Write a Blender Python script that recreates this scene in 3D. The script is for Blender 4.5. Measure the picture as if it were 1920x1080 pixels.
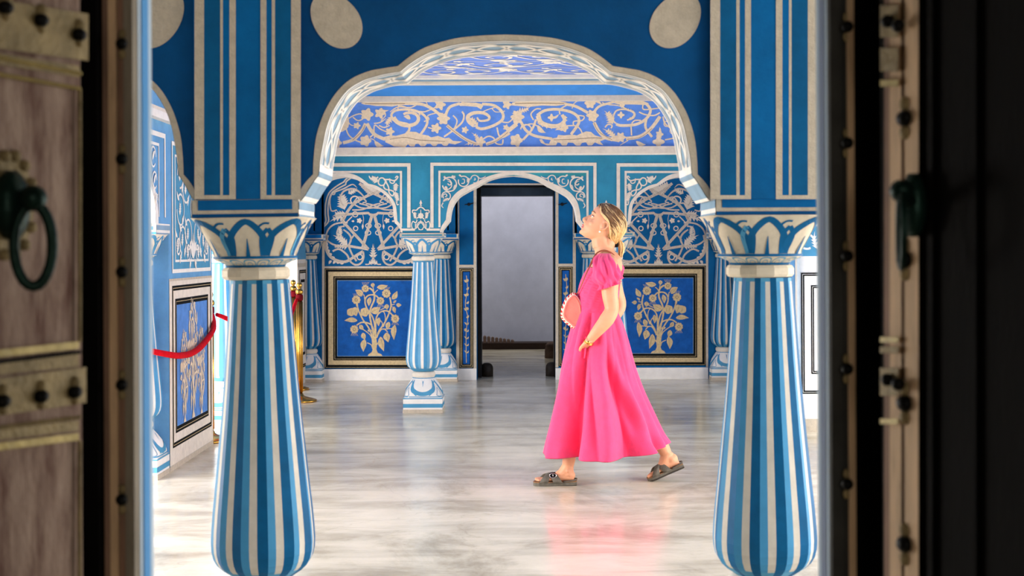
import bpy, bmesh, math, random
from mathutils import Vector, Matrix, noise
from mathutils.geometry import tessellate_polygon

for o in list(bpy.data.objects): bpy.data.objects.remove(o)
SC = bpy.context.scene
COL = SC.collection
rnd = random.Random(7)

# ------------------------------------------------------------------ camera
F = 2667.0; PX, PY = 962.0, 468.0; CZ = 1.39; ROLL = 0.0048
cam = bpy.data.cameras.new('camera'); co = bpy.data.objects.new('camera', cam); COL.objects.link(co)
cam.sensor_width = 36.0; cam.lens = F/1920*36
cam.shift_x = -(PX-960)/1920; cam.shift_y = -(540-PY)/1920
co.matrix_world = Matrix.Translation((0,0,CZ)) @ Matrix.Rotation(math.radians(90),4,'X') @ Matrix.Rotation(-ROLL,4,'Z')
cam.clip_start = 0.05; cam.clip_end = 100
cam.dof.use_dof = True; cam.dof.focus_distance = 9.4; cam.dof.aperture_fstop = 5.8
SC.camera = co
SC.view_settings.view_transform = 'Standard'; SC.view_settings.look = 'None'
SC.view_settings.gamma = 1; SC.view_settings.use_curve_mapping = False
SC.view_settings.exposure = EXPOSURE = 0.0
SC.cycles.use_denoising = True
SC.cycles.max_bounces = 8; SC.cycles.diffuse_bounces = 5; SC.cycles.glossy_bounces = 3
SC.cycles.sample_clamp_indirect = 6
# ------------------------------------------------------------------ light
wd = bpy.data.worlds.new('sky'); SC.world = wd; wd.use_nodes = True
bg = wd.node_tree.nodes['Background']; bg.inputs[0].default_value = (1.0,0.97,0.93,1); bg.inputs[1].default_value = 1.7
def area(name, loc, target, sx, sy, power, color):
    l = bpy.data.lights.new(name,'AREA'); l.shape='RECTANGLE'; l.size=sx; l.size_y=sy; l.energy=power; l.color=color
    o = bpy.data.objects.new(name,l); COL.objects.link(o); o.location=loc
    d = Vector(target)-Vector(loc); o.rotation_euler = d.to_track_quat('-Z','Z').to_euler(); return o
DAY = (1.0,0.945,0.87)
area('daylight_left_arches', (-4.3,6.7,1.4), (0,8.6,1.9), 4.4, 2.6, 640, DAY)
area('daylight_right_arches', (4.3,6.7,1.4), (0,8.6,1.9), 4.4, 2.6, 430, DAY)
area('daylight_left_gallery', (-4.2,11.6,1.4), (0,12.2,1.0), 2.4, 2.2, 110, DAY)
area('daylight_right_gallery', (4.2,12.6,1.4), (0,12.6,1.0), 2.4, 2.2, 45, DAY)
area('daylight_antechamber_right', (3.5,3.3,1.5), (-0.4,4.3,1.4), 1.4, 2.4, 88, (1.0,0.96,0.92))
area('added_uplight_left', (-3.5,10.9,.25), (0.2,11.9,2.4), 1.2, 1.2, 170, DAY)  # added uplight to brighten the cove and upper wall
area('added_uplight_right', (3.5,10.9,.25), (-0.2,11.9,2.4), 1.2, 1.2, 150, DAY)  # its twin on the right, also added
area('daylight_courtyard', (0.1,18.6,2.5), (0.1,20.0,0.8), 1.3, 0.9, 13, (0.84,0.86,1.0))
area('added_door_fill', (0.75,-1.75,1.75), (-0.35,2.2,1.35), 1.1, 1.5, 26, (1.0,0.90,0.76))  # added fill behind the camera for the doors; no window is built

# ------------------------------------------------------------------ pixel helpers
def unroll(px,py):
    dx, dy = px-PX, py-PY
    return dx-ROLL*dy, dy+ROLL*dx
def P(px,py,Y):
    dx,dy = unroll(px,py); return Vector((dx*Y/F, Y, CZ-dy*Y/F))
def PPl(px,py,pt,n):
    dx,dy = unroll(px,py); d = Vector((dx/F,1.0,-dy/F)); o = Vector((0,0,CZ))
    t = (Vector(pt)-o).dot(n)/d.dot(n); return o+d*t
def planeY(Y, off=0.0): return lambda x,y: P(x,y,Y)+Vector((0,-off,0))
def crop(M,ox,oy,s): return lambda x,y: M(ox+x/s, oy+y/s)

# ------------------------------------------------------------------ materials
def lin(c):
    r=[]
    for v in c[:3]:
        v=v/255.0; r.append(v/12.92 if v<=0.04045 else ((v+0.055)/1.055)**2.4)
    return (*r,1.0)
MATS={}
def mat(name, rgb, rough=0.6, var=0.10, scale=7.0, bump=0.15, bscale=60.0, metal=0.0, spec=0.15, rgb2=None, stretch=(1,1,1), sheen=0.0, sss=0.0, detail=6):
    m=bpy.data.materials.new(name); m.use_nodes=True; nt=m.node_tree; b=nt.nodes['Principled BSDF']
    tc=nt.nodes.new('ShaderNodeTexCoord'); mp=nt.nodes.new('ShaderNodeMapping'); mp.inputs['Scale'].default_value=stretch
    nt.links.new(tc.outputs['Object'],mp.inputs[0])
    n1=nt.nodes.new('ShaderNodeTexNoise'); n1.inputs['Scale'].default_value=scale; n1.inputs['Detail'].default_value=detail; n1.inputs['Roughness'].default_value=0.65
    nt.links.new(mp.outputs[0],n1.inputs['Vector'])
    cr=nt.nodes.new('ShaderNodeValToRGB'); c=lin(rgb); c2=lin(rgb2) if rgb2 else None
    a=tuple(max(0,x*(1-var*1.6)) for x in c[:3])+(1,); d=tuple(min(1,x*(1+var*1.6)) for x in c[:3])+(1,)
    if c2: a,d=c,c2
    cr.color_ramp.elements[0].position=0.32; cr.color_ramp.elements[0].color=a
    cr.color_ramp.elements[1].position=0.68; cr.color_ramp.elements[1].color=d
    nt.links.new(n1.outputs['Fac'],cr.inputs[0]); nt.links.new(cr.outputs[0],b.inputs['Base Color'])
    b.inputs['Roughness'].default_value=rough; b.inputs['Metallic'].default_value=metal; b.inputs['Specular IOR Level'].default_value=spec
    if sheen: b.inputs['Sheen Weight'].default_value=sheen
    if sss: b.inputs['Subsurface Weight'].default_value=sss; b.inputs['Subsurface Scale'].default_value=0.012; b.inputs['Subsurface Radius'].default_value=(1,0.35,0.2)
    if bump:
        n2=nt.nodes.new('ShaderNodeTexNoise'); n2.inputs['Scale'].default_value=bscale; n2.inputs['Detail'].default_value=3
        nt.links.new(mp.outputs[0],n2.inputs['Vector'])
        bp=nt.nodes.new('ShaderNodeBump'); bp.inputs['Strength'].default_value=bump; bp.inputs['Distance'].default_value=0.01
        nt.links.new(n2.outputs['Fac'],bp.inputs['Height']); nt.links.new(bp.outputs[0],b.inputs['Normal'])
    MATS[name]=m; return m
NAVY = mat('deep blue limewash',(0,72,124),0.75,0.13,3.5,0.10)
NICHE= mat('niche blue limewash',(0,84,134),0.75,0.13,3.5,0.10)
BLUE = mat('blue limewash',(0,94,152),0.75,0.13,4.0,0.10)
TEAL = mat('teal blue limewash',(50,134,166),0.75,0.10,5.0,0.10)
TEALG= mat('green teal limewash',(58,146,156),0.75,0.10,5.0,0.10)
CREAM= mat('cream limewash',(226,214,198),0.75,0.06,18,0.12)
WHITE= mat('white limewash',(236,230,222),0.7,0.04,12,0.08)
STONE= mat('grey cream limewash',(196,182,162),0.8,0.08,30,0.2,140)
PERI = mat('periwinkle limewash',(92,138,222),0.75,0.09,9,0.06)
LAV  = mat('lavender limewash',(118,146,222),0.75,0.08,7,0.06)
SKYB = mat('sky blue limewash',(66,138,218),0.75,0.06,5,0.06)
PALEB= mat('pale blue limewash',(104,158,202),0.7,0.07,6,0.08)
MIDB = mat('mid blue paint',(80,148,184),0.6,0.07,9,0.06)
DARKB= mat('strong blue paint',(0,88,136),0.6,0.10,9,0.06)
PALE1=mat('lit light blue paint',(112,170,206),0.6,0.06,9,0.06)  # light blue again, with the brighter light mixed into the colour
PALE2=mat('lit strong blue paint',(74,142,186),0.6,0.06,9,0.06)  # strong blue lightened for columns standing in more light
STRIPE=mat('shaded white stripe paint',(202,194,182),0.6,0.06,14,0.08)  # white toned down to stand in for dimmer light on the columns
CAPC=mat('shaded cream capital paint',(206,192,170),0.65,0.08,16,0.12)  # cream darkened likewise for the dimmer columns
LIGHTB=mat('light blue paint',(66,138,182),0.6,0.06,9,0.06)
SLATE= mat('slate blue wash',(134,162,184),0.75,0.06,12,0.05)
SPRIG= mat('warm cream ornament paint',(226,206,180),0.7,0.07,50,0.1,200)
VINE = mat('stone coloured ornament paint',(206,192,176),0.7,0.08,60,0.1,200)
UMBER= mat('thin brown outline paint',(120,100,88),0.8,0.1,30,0)
BLACKP=mat('black border paint',(12,14,14),0.7,0.2,20,0.05,spec=.1)
GOLDP= mat('tan border paint',(196,172,130),0.7,0.12,60,0.1,200)
ROYAL= mat('royal blue panel paint',(14,80,152),0.7,0.16,10,0.08,120)
PANELL=mat('pale royal panel paint',(88,136,202),0.7,0.10,14,0.08,120)

# ------------------------------------------------------------------ mesh builder
class MB:
    def __init__(s): s.v=[]; s.f=[]; s.m=[]; s.s=[]; s.mats=[]
    def mi(s,mt):
        if mt not in s.mats: s.mats.append(mt)
        return s.mats.index(mt)
    def face(s,pts,mt,smooth=False):
        b=len(s.v); s.v+= [tuple(p) for p in pts]; s.f.append(tuple(range(b,b+len(pts)))); s.m.append(s.mi(mt)); s.s.append(smooth)
    def grid(s,rows,mt,smooth=True,closed=False,caps=False):
        b=len(s.v); n=len(rows[0]); k=s.mi(mt)
        for r in rows: s.v+=[tuple(p) for p in r]
        for i in range(len(rows)-1):
            for j in range(n if closed else n-1):
                j2=(j+1)%n; q=(b+i*n+j,b+i*n+j2,b+(i+1)*n+j2,b+(i+1)*n+j)
                mm = mt(i,j) if False else k
                s.f.append(q); s.m.append(mm); s.s.append(smooth)
        if caps:
            s.f.append(tuple(b+j for j in range(n))[::-1]); s.m.append(k); s.s.append(False)
            e=b+(len(rows)-1)*n; s.f.append(tuple(e+j for j in range(n))); s.m.append(k); s.s.append(False)
    def box(s,x0,x1,y0,y1,z0,z1,mt):
        c=[Vector((x,y,z)) for x in (x0,x1) for y in (y0,y1) for z in (z0,z1)]
        b=len(s.v); s.v+=[tuple(p) for p in c]; k=s.mi(mt)
        for q in ((0,1,3,2),(4,6,7,5),(0,4,5,1),(2,3,7,6),(0,2,6,4),(1,5,7,3)):
            s.f.append(tuple(b+i for i in q)); s.m.append(k); s.s.append(False)
    def obox(s,o,a,bv,c,mt):
        o,a,bv,c=map(Vector,(o,a,bv,c)); p=[o+a*i+bv*j+c*k for i in (0,1) for j in (0,1) for k in (0,1)]
        b=len(s.v); s.v+=[tuple(q) for q in p]; kk=s.mi(mt)
        for q in ((0,1,3,2),(4,6,7,5),(0,4,5,1),(2,3,7,6),(0,2,6,4),(1,5,7,3)):
            s.f.append(tuple(b+i for i in q)); s.m.append(kk); s.s.append(False)
    def tube(s,pts,rad,mt,n=10,sub=4,up=None,caps=True,smooth=True):
        # pts Vectors; rad list of r or (ra,rb); parallel transported frame
        pts=[Vector(p) for p in pts]; R=[(r,r) if not isinstance(r,(tuple,list)) else tuple(r) for r in (rad if isinstance(rad,(list,tuple)) else [rad]*len(pts))]
        if sub>1 and len(pts)>2:
            q=[];qr=[]
            for i in range(len(pts)-1):
                p0=pts[max(i-1,0)];p1=pts[i];p2=pts[i+1];p3=pts[min(i+2,len(pts)-1)]
                for k in range(sub):
                    t=k/sub; q.append(cr3(p0,p1,p2,p3,t)); qr.append((R[i][0]*(1-t)+R[i+1][0]*t, R[i][1]*(1-t)+R[i+1][1]*t))
            q.append(pts[-1]); qr.append(R[-1]); pts,R=q,qr
        rows=[]; nrm=Vector(up) if up else None
        for i,p in enumerate(pts):
            t=(pts[min(i+1,len(pts)-1)]-pts[max(i-1,0)])
            t=t.normalized() if t.length>1e-9 else Vector((0,0,1))
            if nrm is None:
                nrm=t.orthogonal().normalized()
            nn=(nrm-t*nrm.dot(t)); nn=nn.normalized() if nn.length>1e-6 else t.orthogonal().normalized()
            if up is None: nrm=nn
            bb=t.cross(nn)
            rows.append([p+nn*(math.cos(a)*R[i][0])+bb*(math.sin(a)*R[i][1]) for a in [2*math.pi*j/n for j in range(n)]])
        s.grid(rows,mt,smooth,True,caps)
    def lathe(s,c,prof,mt,n=24,smooth=True,axis='Z'):
        rows=[]
        for r,z in prof:
            row=[]
            for j in range(n):
                a=2*math.pi*j/n
                row.append(Vector((c[0]+r*math.cos(a),c[1]+r*math.sin(a),c[2]+z)))
            rows.append(row)
        s.grid(rows,mt,smooth,True,True)
    def ball(s,c,r,mt,n=12,sq=(1,1,1)):
        rows=[]
        for i in range(1,n):
            ph=math.pi*i/n; rows.append([Vector((c[0]+sq[0]*r*math.sin(ph)*math.cos(a),c[1]+sq[1]*r*math.sin(ph)*math.sin(a),c[2]-sq[2]*r*math.cos(ph))) for a in [2*math.pi*j/(2*n) for j in range(2*n)]])
        s.grid(rows,mt,True,True,True)
    def build(s,name,parent=None,origin=None,kind=None,label=None,cat=None,group=None,fix=False):
        me=bpy.data.meshes.new(name)
        o0=Vector(origin) if origin is not None else Vector((0,0,0))
        me.from_pydata([tuple(Vector(v)-o0) for v in s.v],[],s.f)
        for mt in s.mats: me.materials.append(mt)
        me.polygons.foreach_set('material_index',s.m); me.polygons.foreach_set('use_smooth',s.s); me.update()
        if fix:
            bm=bmesh.new(); bm.from_mesh(me); bmesh.ops.recalc_face_normals(bm,faces=bm.faces); bm.to_mesh(me); bm.free()
        o=bpy.data.objects.new(name,me); COL.objects.link(o); o.location=o0
        if parent is not None: o.parent=parent
        tag(o,label,cat,group,kind); return o
def tag(o,label=None,cat=None,group=None,kind=None):
    if label: o['label']=label
    if cat: o['category']=cat
    if group: o['group']=group
    if kind: o['kind']=kind
    return o
def empty(name,loc,label,cat,group=None):
    o=bpy.data.objects.new(name,None); COL.objects.link(o); o.location=loc; return tag(o,label,cat,group)
def cr3(p0,p1,p2,p3,t):
    return 0.5*((2*p1)+(p2-p0)*t+(2*p0-5*p1+4*p2-p3)*t*t+(3*p1-p0-3*p2+p3)*t*t*t)
def spline(pts,sub=5):
    pts=[Vector(p) for p in pts]
    if len(pts)<3: return pts
    q=[]
    for i in range(len(pts)-1):
        p0=pts[max(i-1,0)];p1=pts[i];p2=pts[i+1];p3=pts[min(i+2,len(pts)-1)]
        for k in range(sub): q.append(cr3(p0,p1,p2,p3,k/sub))
    q.append(pts[-1]); return q
# ---- flat ornament drawing: every stroke is a thin raised polygon on a surface map M(x,y)
LAY=[0]
def lift(M,pts):
    """each stroke of paint lies a hair above the one before it"""
    LAY[0]=(LAY[0]+1)%60
    xs=[p[0] for p in pts]; ys=[p[1] for p in pts]; e=max(max(xs)-min(xs),max(ys)-min(ys))*.1 or 1e-3
    x,y=xs[len(xs)//2],ys[len(ys)//2]; a=M(x,y); n=(M(x+e,y)-a).cross(M(x,y+e)-a)
    if n.length<1e-12: return M
    n=n.normalized()*(2e-5*(LAY[0]-30))
    if CURVED[0]:
        return M
    g=lambda u,v: M(u,v)+n
    g.up=n.normalized() if n.length>0 else Vector((0,0,0)); return g
CURVED=[0]
def ribbon(mb,M,pts,w,mt,sub=5,taper=(1,1),smoothc=True):
    M=lift(M,pts)
    q=spline(pts,sub) if smoothc else [Vector(p) for p in pts]
    n=len(q); L=[];R=[]
    for i,p in enumerate(q):
        t=q[min(i+1,n-1)]-q[max(i-1,0)]
        if t.length<1e-9: t=Vector((1,0))
        t.normalize(); nn=Vector((-t[1],t[0])); f=i/(n-1)
        k=taper[0]+(1-taper[0])*min(1,f*4) if f<.25 else (taper[1]+(1-taper[1])*min(1,(1-f)*4) if f>.75 else 1)
        ww=(w if not callable(w) else w(f))*k*0.5
        a=p+nn*ww; b=p-nn*ww; e=M.up*(f*3e-4) if hasattr(M,'up') else Vector((0,0,0)); L.append(M(a[0],a[1])+e); R.append(M(b[0],b[1])+e)
    mb.grid([L,R],mt,False)
def fill(mb,M,pts,mt):
    M=lift(M,pts)
    v=[Vector((p[0],p[1],0)) for p in pts]
    w=[M(p[0],p[1]) for p in pts]
    for t in tessellate_polygon([v]): mb.face([w[i] for i in t],mt)
def rect(mb,M,x0,y0,x1,y1,mt,nx=1,ny=1):
    M=lift(M,[(x0,y0),(x1,y1)])
    mb.grid([[M(x0+(x1-x0)*i/nx,y0+(y1-y0)*j/ny) for i in range(nx+1)] for j in range(ny+1)],mt,False)
def frame(mb,M,x0,y0,x1,y1,w,mt,h=None):
    h=w if h is None else h
    rect(mb,M,x0,y0,x1,y0+h,mt); rect(mb,M,x0,y1-h,x1,y1,mt); rect(mb,M,x0,y0+h,x0+w,y1-h,mt); rect(mb,M,x1-w,y0+h,x1,y1-h,mt)
def leaf(mb,M,x0,y0,x1,y1,w,mt,bend=0.15):
    a=Vector((x0,y0)); b=Vector((x1,y1)); d=b-a; L=d.length; d.normalize(); n=Vector((-d[1],d[0]))
    pr=[(0,0.1),(.12,.6),(.3,.95),(.45,1),(.62,.8),(.8,.42),(1,0)]
    up=[a+d*(L*t)+n*(w*.5*k+bend*L*math.sin(t*math.pi)) for t,k in pr]; dn=[a+d*(L*t)-n*(w*.5*k-bend*L*math.sin(t*math.pi)) for t,k in pr[:-1]]
    fill(mb,M,[tuple(p) for p in up+dn[::-1]],mt)
def flower(mb,M,x,y,r,mt,petals=7,amp=.14,ph=0.0,sx=1.0):
    fill(mb,M,[(x+sx*r*(1+amp*math.cos(petals*a+ph))*math.cos(a),y+r*(1+amp*math.cos(petals*a+ph))*math.sin(a)) for a in [2*math.pi*k/42 for k in range(42)]],mt)
def ring(mb,M,x,y,r,w,mt,sx=1.0,a0=0,a1=360):
    ribbon(mb,M,[(x+sx*r*math.cos(math.radians(a)),y+r*math.sin(math.radians(a))) for a in [a0+(a1-a0)*k/24 for k in range(25)]],w,mt,smoothc=False)
def acanthus(mb,M,x0,y0,x1,y1,w,mt,n=4,bend=.1):
    leaf(mb,M,x0,y0,x1,y1,w*.24,mt,bend)
    a=Vector((x0,y0)); d=Vector((x1,y1))-a; L=d.length; nn=Vector((-d[1],d[0]))/max(L,1e-9)
    m=n+1
    for k in range(m):
        t=.06+.66*k/m; p=a+d*t+nn*(bend*L*math.sin(t*math.pi))
        for s in (-1,1):
            an=(.95-.35*t)*s; q=Vector((d[0]*math.cos(an)-d[1]*math.sin(an), d[0]*math.sin(an)+d[1]*math.cos(an))).normalized()*min(w*.62,L*.5)*(1-.45*t)*1.05
            leaf(mb,M,p[0],p[1],p[0]+q[0],p[1]+q[1],w*.23,mt,-.16*s)
def offM(M,v): return lambda x,y: M(x,y)+v
# ================================================================== FLOOR
def floor_mat():
    m=bpy.data.materials.new('polished concrete'); m.use_nodes=True; nt=m.node_tree; b=nt.nodes['Principled BSDF']; L=nt.links.new
    tc=nt.nodes.new('ShaderNodeTexCoord')
    def nz(sc,st,det=8,ro=.65,dist=0.0):
        mp=nt.nodes.new('ShaderNodeMapping'); mp.inputs['Scale'].default_value=st; L(tc.outputs['Object'],mp.inputs[0])
        n=nt.nodes.new('ShaderNodeTexNoise'); n.inputs['Scale'].default_value=sc; n.inputs['Detail'].default_value=det; n.inputs['Roughness'].default_value=ro; n.inputs['Distortion'].default_value=dist
        L(mp.outputs[0],n.inputs['Vector']); return n
    n1=nz(1.3,(1,1,1),9,.7,.6); r1=nt.nodes.new('ShaderNodeValToRGB')
    r1.color_ramp.elements[0].position=.30; r1.color_ramp.elements[0].color=lin((170,158,132)); r1.color_ramp.elements[1].position=.72; r1.color_ramp.elements[1].color=lin((238,226,200))
    e=r1.color_ramp.elements.new(.5); e.color=lin((221,209,183)); L(n1.outputs['Fac'],r1.inputs[0])
    n2=nz(2.6,(.35,1.5,1),7,.6,.5); r2=nt.nodes.new('ShaderNodeValToRGB'); r2.color_ramp.elements[0].position=.33; r2.color_ramp.elements[0].color=(.66,.64,.60,1); r2.color_ramp.elements[1].position=.56; r2.color_ramp.elements[1].color=(1,1,1,1); L(n2.outputs['Fac'],r2.inputs[0])
    mx=nt.nodes.new('ShaderNodeMix'); mx.data_type='RGBA'; mx.blend_type='MULTIPLY'; mx.inputs[0].default_value=.8; L(r1.outputs[0],mx.inputs[6]); L(r2.outputs[0],mx.inputs[7])
    # hairline cracks
    mp=nt.nodes.new('ShaderNodeMapping'); mp.inputs['Scale'].default_value=(.55,.38,1); L(tc.outputs['Object'],mp.inputs[0])
    nd=nz(2.2,(1,1,1),4,.6); ad=nt.nodes.new('ShaderNodeMix'); ad.data_type='RGBA'; ad.blend_type='ADD'; ad.inputs[0].default_value=.35; L(mp.outputs[0],ad.inputs[6]); L(nd.outputs['Color'],ad.inputs[7])
    vo=nt.nodes.new('ShaderNodeTexVoronoi'); vo.feature='DISTANCE_TO_EDGE'; vo.inputs['Scale'].default_value=1.0; L(ad.outputs[2],vo.inputs['Vector'])
    r3=nt.nodes.new('ShaderNodeValToRGB'); r3.color_ramp.elements[0].position=0.0; r3.color_ramp.elements[0].color=(.62,.58,.53,1); r3.color_ramp.elements[1].position=.006; r3.color_ramp.elements[1].color=(1,1,1,1); L(vo.outputs['Distance'],r3.inputs[0])
    m2=nt.nodes.new('ShaderNodeMix'); m2.data_type='RGBA'; m2.blend_type='MULTIPLY'; m2.inputs[0].default_value=.28; L(mx.outputs[2],m2.inputs[6]); L(r3.outputs[0],m2.inputs[7])
    L(m2.outputs[2],b.inputs['Base Color'])
    r4=nt.nodes.new('ShaderNodeMapRange'); r4.inputs[1].default_value=.3; r4.inputs[2].default_value=.7; r4.inputs[3].default_value=.11; r4.inputs[4].default_value=.27; L(n2.outputs['Fac'],r4.inputs[0]); L(r4.outputs[0],b.inputs['Roughness'])
    b.inputs['Specular IOR Level'].default_value=.34
    bp=nt.nodes.new('ShaderNodeBump'); bp.inputs['Strength'].default_value=.05; bp.inputs['Distance'].default_value=.02; n5=nz(14,(1,1,1),4); L(n5.outputs['Fac'],bp.inputs['Height']); L(bp.outputs[0],b.inputs['Normal'])
    return m
CONC=floor_mat()
b=MB(); b.box(-5.2,5.2,-2.2,22.5,-.12,0,CONC); b.build('floor',kind='structure')

# ================================================================== profiles of the cusped arches (px at the wall's own depth)
def lobes(parts,sub=5):
    out=[]
    for k,p in enumerate(parts):
        q=spline([Vector(a) for a in p],sub) if len(p)>2 else [Vector(a) for a in p]
        out += q if k==0 else q[1:]
    return out
def mirror(half,c): return half+[Vector((2*c-p[0],p[1])) for p in half[::-1][1:]]
YA0,YA1=4.42,4.74
FC=947.5
f_in=lobes([[(564,380),(564,376)],[(564,376),(571,367),(580,352),(590,337),(597,328)],[(597,328),(600,300),(606,266),(613,235),(626,204),(649,171),(677,152),(700,144),(724,138),(750,134)],[(750,134),(774,115),(805,98),(850,84),(900,78),(947.5,76)]])
f_out=lobes([[(562,377),(564,356),(573,342),(581,333),(587,327)],[(587,327),(588,300),(592,262),(600,232),(612,203),(632,172),(657,149),(690,134),(720,128),(746,124)],[(746,124),(770,105),(800,88),(850,73),(900,67),(947.5,65)]])
PC_L,PC_R=364.6,1533.0
def side_from(half,anchor,edge,k,sgn):  # reuse the profile for the side arches
    return [Vector((anchor+sgn*(p[0]-edge)*k,p[1])) for p in half]
kx=.88
s_in_half=side_from(f_in,PC_L,564,kx,-1); s_out_half=side_from(f_out,PC_L,564,kx,-1)
sc=PC_L-(FC-564)*kx
l_in=mirror(s_in_half,sc); l_out=mirror(s_out_half,sc)          # runs right foot -> apex -> left foot
c_in=mirror(f_in,FC); c_out=mirror(f_out,FC)
r_in_half=side_from(f_in,PC_R,564,kx,1); r_out_half=side_from(f_out,PC_R,564,kx,1); rc=PC_R+(FC-564)*kx
r_in=mirror(r_in_half,rc); r_out=mirror(r_out_half,rc)

def arch_wall(name,Y0,Y1,openings,footz,xl,xr,ztop,face,soffit,decor=None,Mp=None):
    """openings: lists of px points left foot -> right foot at depth Y0"""
    mb=MB(); Mp=Mp or (lambda p:P(p[0],p[1],Y0))
    poly=[(xl,footz)]; opn=[]
    for op in openings:
        w=[Mp(p) for p in op]; w=[(q[0],q[2]) for q in w]; w[0]=(w[0][0],footz); w[-1]=(w[-1][0],footz); opn.append(w); poly+=w
    poly+=[(xr,footz),(xr,ztop),(xl,ztop)]
    tri=tessellate_polygon([[Vector((x,z,0)) for x,z in poly]])
    for Y in (Y0,Y1):
        for t in tri: mb.face([(poly[i][0],Y,poly[i][1]) for i in t],face)
    n=len(poly); eds={}
    isop=set(); k=1
    for w in opn:
        for i in range(len(w)-1): isop.add(k+i)
        k+=len(w)
    for i in range(n):
        a,c=poly[i],poly[(i+1)%n]
        mb.face([(a[0],Y0,a[1]),(c[0],Y0,c[1]),(c[0],Y1,c[1]),(a[0],Y1,a[1])],soffit if i in isop else face)
    if decor: decor(mb,opn)
    return mb
def band(mb,M,inn,out,mt):
    n=min(len(inn),len(out)); mb.grid([[M(p[0],p[1]) for p in inn[:n]],[M(p[0],p[1]) for p in out[:n]]],mt,False)
def soffit_map(w,Y0,Y1,off):
    # s = arc length, t = 0..1 across the thickness
    L=[0]
    for a,c in zip(w,w[1:]): L.append(L[-1]+math.hypot(c[0]-a[0],c[1]-a[1]))
    cx=sum(p[0] for p in w)/len(w)
    def M(s,t):
        s=max(0,min(L[-1]-1e-6,s)); i=0
        lo,hi=0,len(L)-2
        while lo<hi:
            mid=(lo+hi+1)//2
            if L[mid]<=s: lo=mid
            else: hi=mid-1
        i=lo; f=(s-L[i])/max(1e-9,L[i+1]-L[i]); a,c=w[i],w[i+1]
        x=a[0]+(c[0]-a[0])*f; z=a[1]+(c[1]-a[1])*f; dx,dz=c[0]-a[0],c[1]-a[1]; l=math.hypot(dx,dz) or 1
        nx,nz=dz/l,-dx/l
        return Vector((x+nx*off,Y0+(Y1-Y0)*t,z+nz*off))
    return M,L[-1],L
def soffit_decor(mb,w,Y0,Y1,low=.13):
    M,T,L=soffit_map(w,Y0,Y1,.0012); M2,_,_=soffit_map(w,Y0,Y1,.0018)
    th=(Y1-Y0)
    W=lambda a,c,t,wd:[M(a+(c-a)*i/160,t-wd/2) for i in range(161)]
    # lines running with the arch
    for t,wd in ((.03,.06),(.14,.05),(.97,.06),(.86,.035)):
        mb.grid([W(low,T-low,t,wd),W(low,T-low,t,-wd)],WHITE,False)
    per=.40; wid=.10
    k=int((T-2*low)/per+.5); per=(T-2*low)/k
    for ph,am,cen in ((0,.30,.50),(math.pi,.30,.50),(math.pi/2,.20,.50),(3*math.pi/2,.20,.5)):
        def f(i):
            s=low+(T-2*low)*i/320; x=(s-low)/per*2*math.pi+ph
            return s,cen+am*(math.sin(x)+.22*math.sin(3*x))
        a=[];c=[]
        for i in range(321):
            s,t=f(i); a.append(M2(s,t-wid/2)); c.append(M2(s,t+wid/2))
        mb.grid([a,c],WHITE,False)
    # transverse bands below the lowest cusps
    for side in (0,1):
        for s0,s1,mt in ((0,.022,WHITE),(.022,.075,SLATE),(.075,.095,WHITE),(.095,.112,SLATE),(.112,.135,WHITE)):
            a,c=(s0,s1) if side==0 else (T-s1,T-s0)
            n=8; mb.grid([[M2(a+(c-a)*i/n,0) for i in range(n+1)],[M2(a+(c-a)*i/n,1) for i in range(n+1)]],mt,False)
# ------------------------------------------------------------------ front arcade
FM=planeY(YA0,.0015); FM2=planeY(YA0,.003)
def front_decor(mb,opn):
    for w in opn: soffit_decor(mb,w,YA0,YA1)
    for i,o in ((c_in,c_out),(l_in,l_out),(r_in,r_out)): band(mb,FM,i,o,STONE)
    # egg shaped painted medallions
    def egg(cx,cy,rx,ry,rot):
        pts=[]
        for k in range(48):
            a=2*math.pi*k/48; x=rx*math.cos(a)*(1+.07*math.sin(a)); y=ry*math.sin(a); r=math.radians(rot)
            pts.append((cx+x*math.cos(r)-y*math.sin(r),cy+x*math.sin(r)+y*math.cos(r)))
        fill(mb,FM,pts,STONE)
    egg(630,38,42,58,-38); egg(1267,38,42,57,38); egg(296,35,42,62,38); egg(1601,35,42,62,-38)
wf=arch_wall('wall_front',YA0,YA1,[l_in[::-1],c_in,r_in],P(470,374,YA0)[2],-4.6,4.6,3.0,NAVY,SLATE,front_decor)
# pilaster faces over the columns: raised pier with painted strips
def pier(mb,x0,x1,T):
    """T maps a unit pier (x 0..198, y px) to px"""
    M0=lambda x,y:P(T(x),y,YA0)
    d=.02
    def bx(xa,xb,ya,yb,mt,d):
        a=M0(xa,ya);c=M0(xb,yb); mb.box(min(a[0],c[0]),max(a[0],c[0]),YA0-d,YA0+.01,min(a[2],c[2]),max(a[2],c[2]),mt)
    bx(0,198,-170,373.5,BLUE,d)
    R=lambda xa,ya,xb,yb,mt,o=.0215: rect(mb,lambda x,y:P(T(x),y,YA0-o),xa,ya,xb,yb,mt)
    for xa,xb in ((0,77),(123,198)): R(xa,366,xb,373.5,STONE)
    for xa,xb,mt in ((0,18,STONE),(48,53,STONE),(65,77,STONE),(123,134,STONE),(144,150,STONE),(180,198,STONE)): R(xa,-170,xb,366,mt)
    R(18,-170,48,366,DARKB,.0212); R(150,-170,180,366,DARKB,.0212)
    R(53,-170,65,366,BLUE,.0212); R(134,-170,144,366,BLUE,.0212)
for T in (lambda x:PC_L+x*(564-PC_L)/198, lambda x:PC_R-x*(PC_R-1332)/198, lambda x:-508+x, lambda x:2205+x):
    pier(wf,0,198,T)
wf.build('wall_front',kind='structure')

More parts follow.
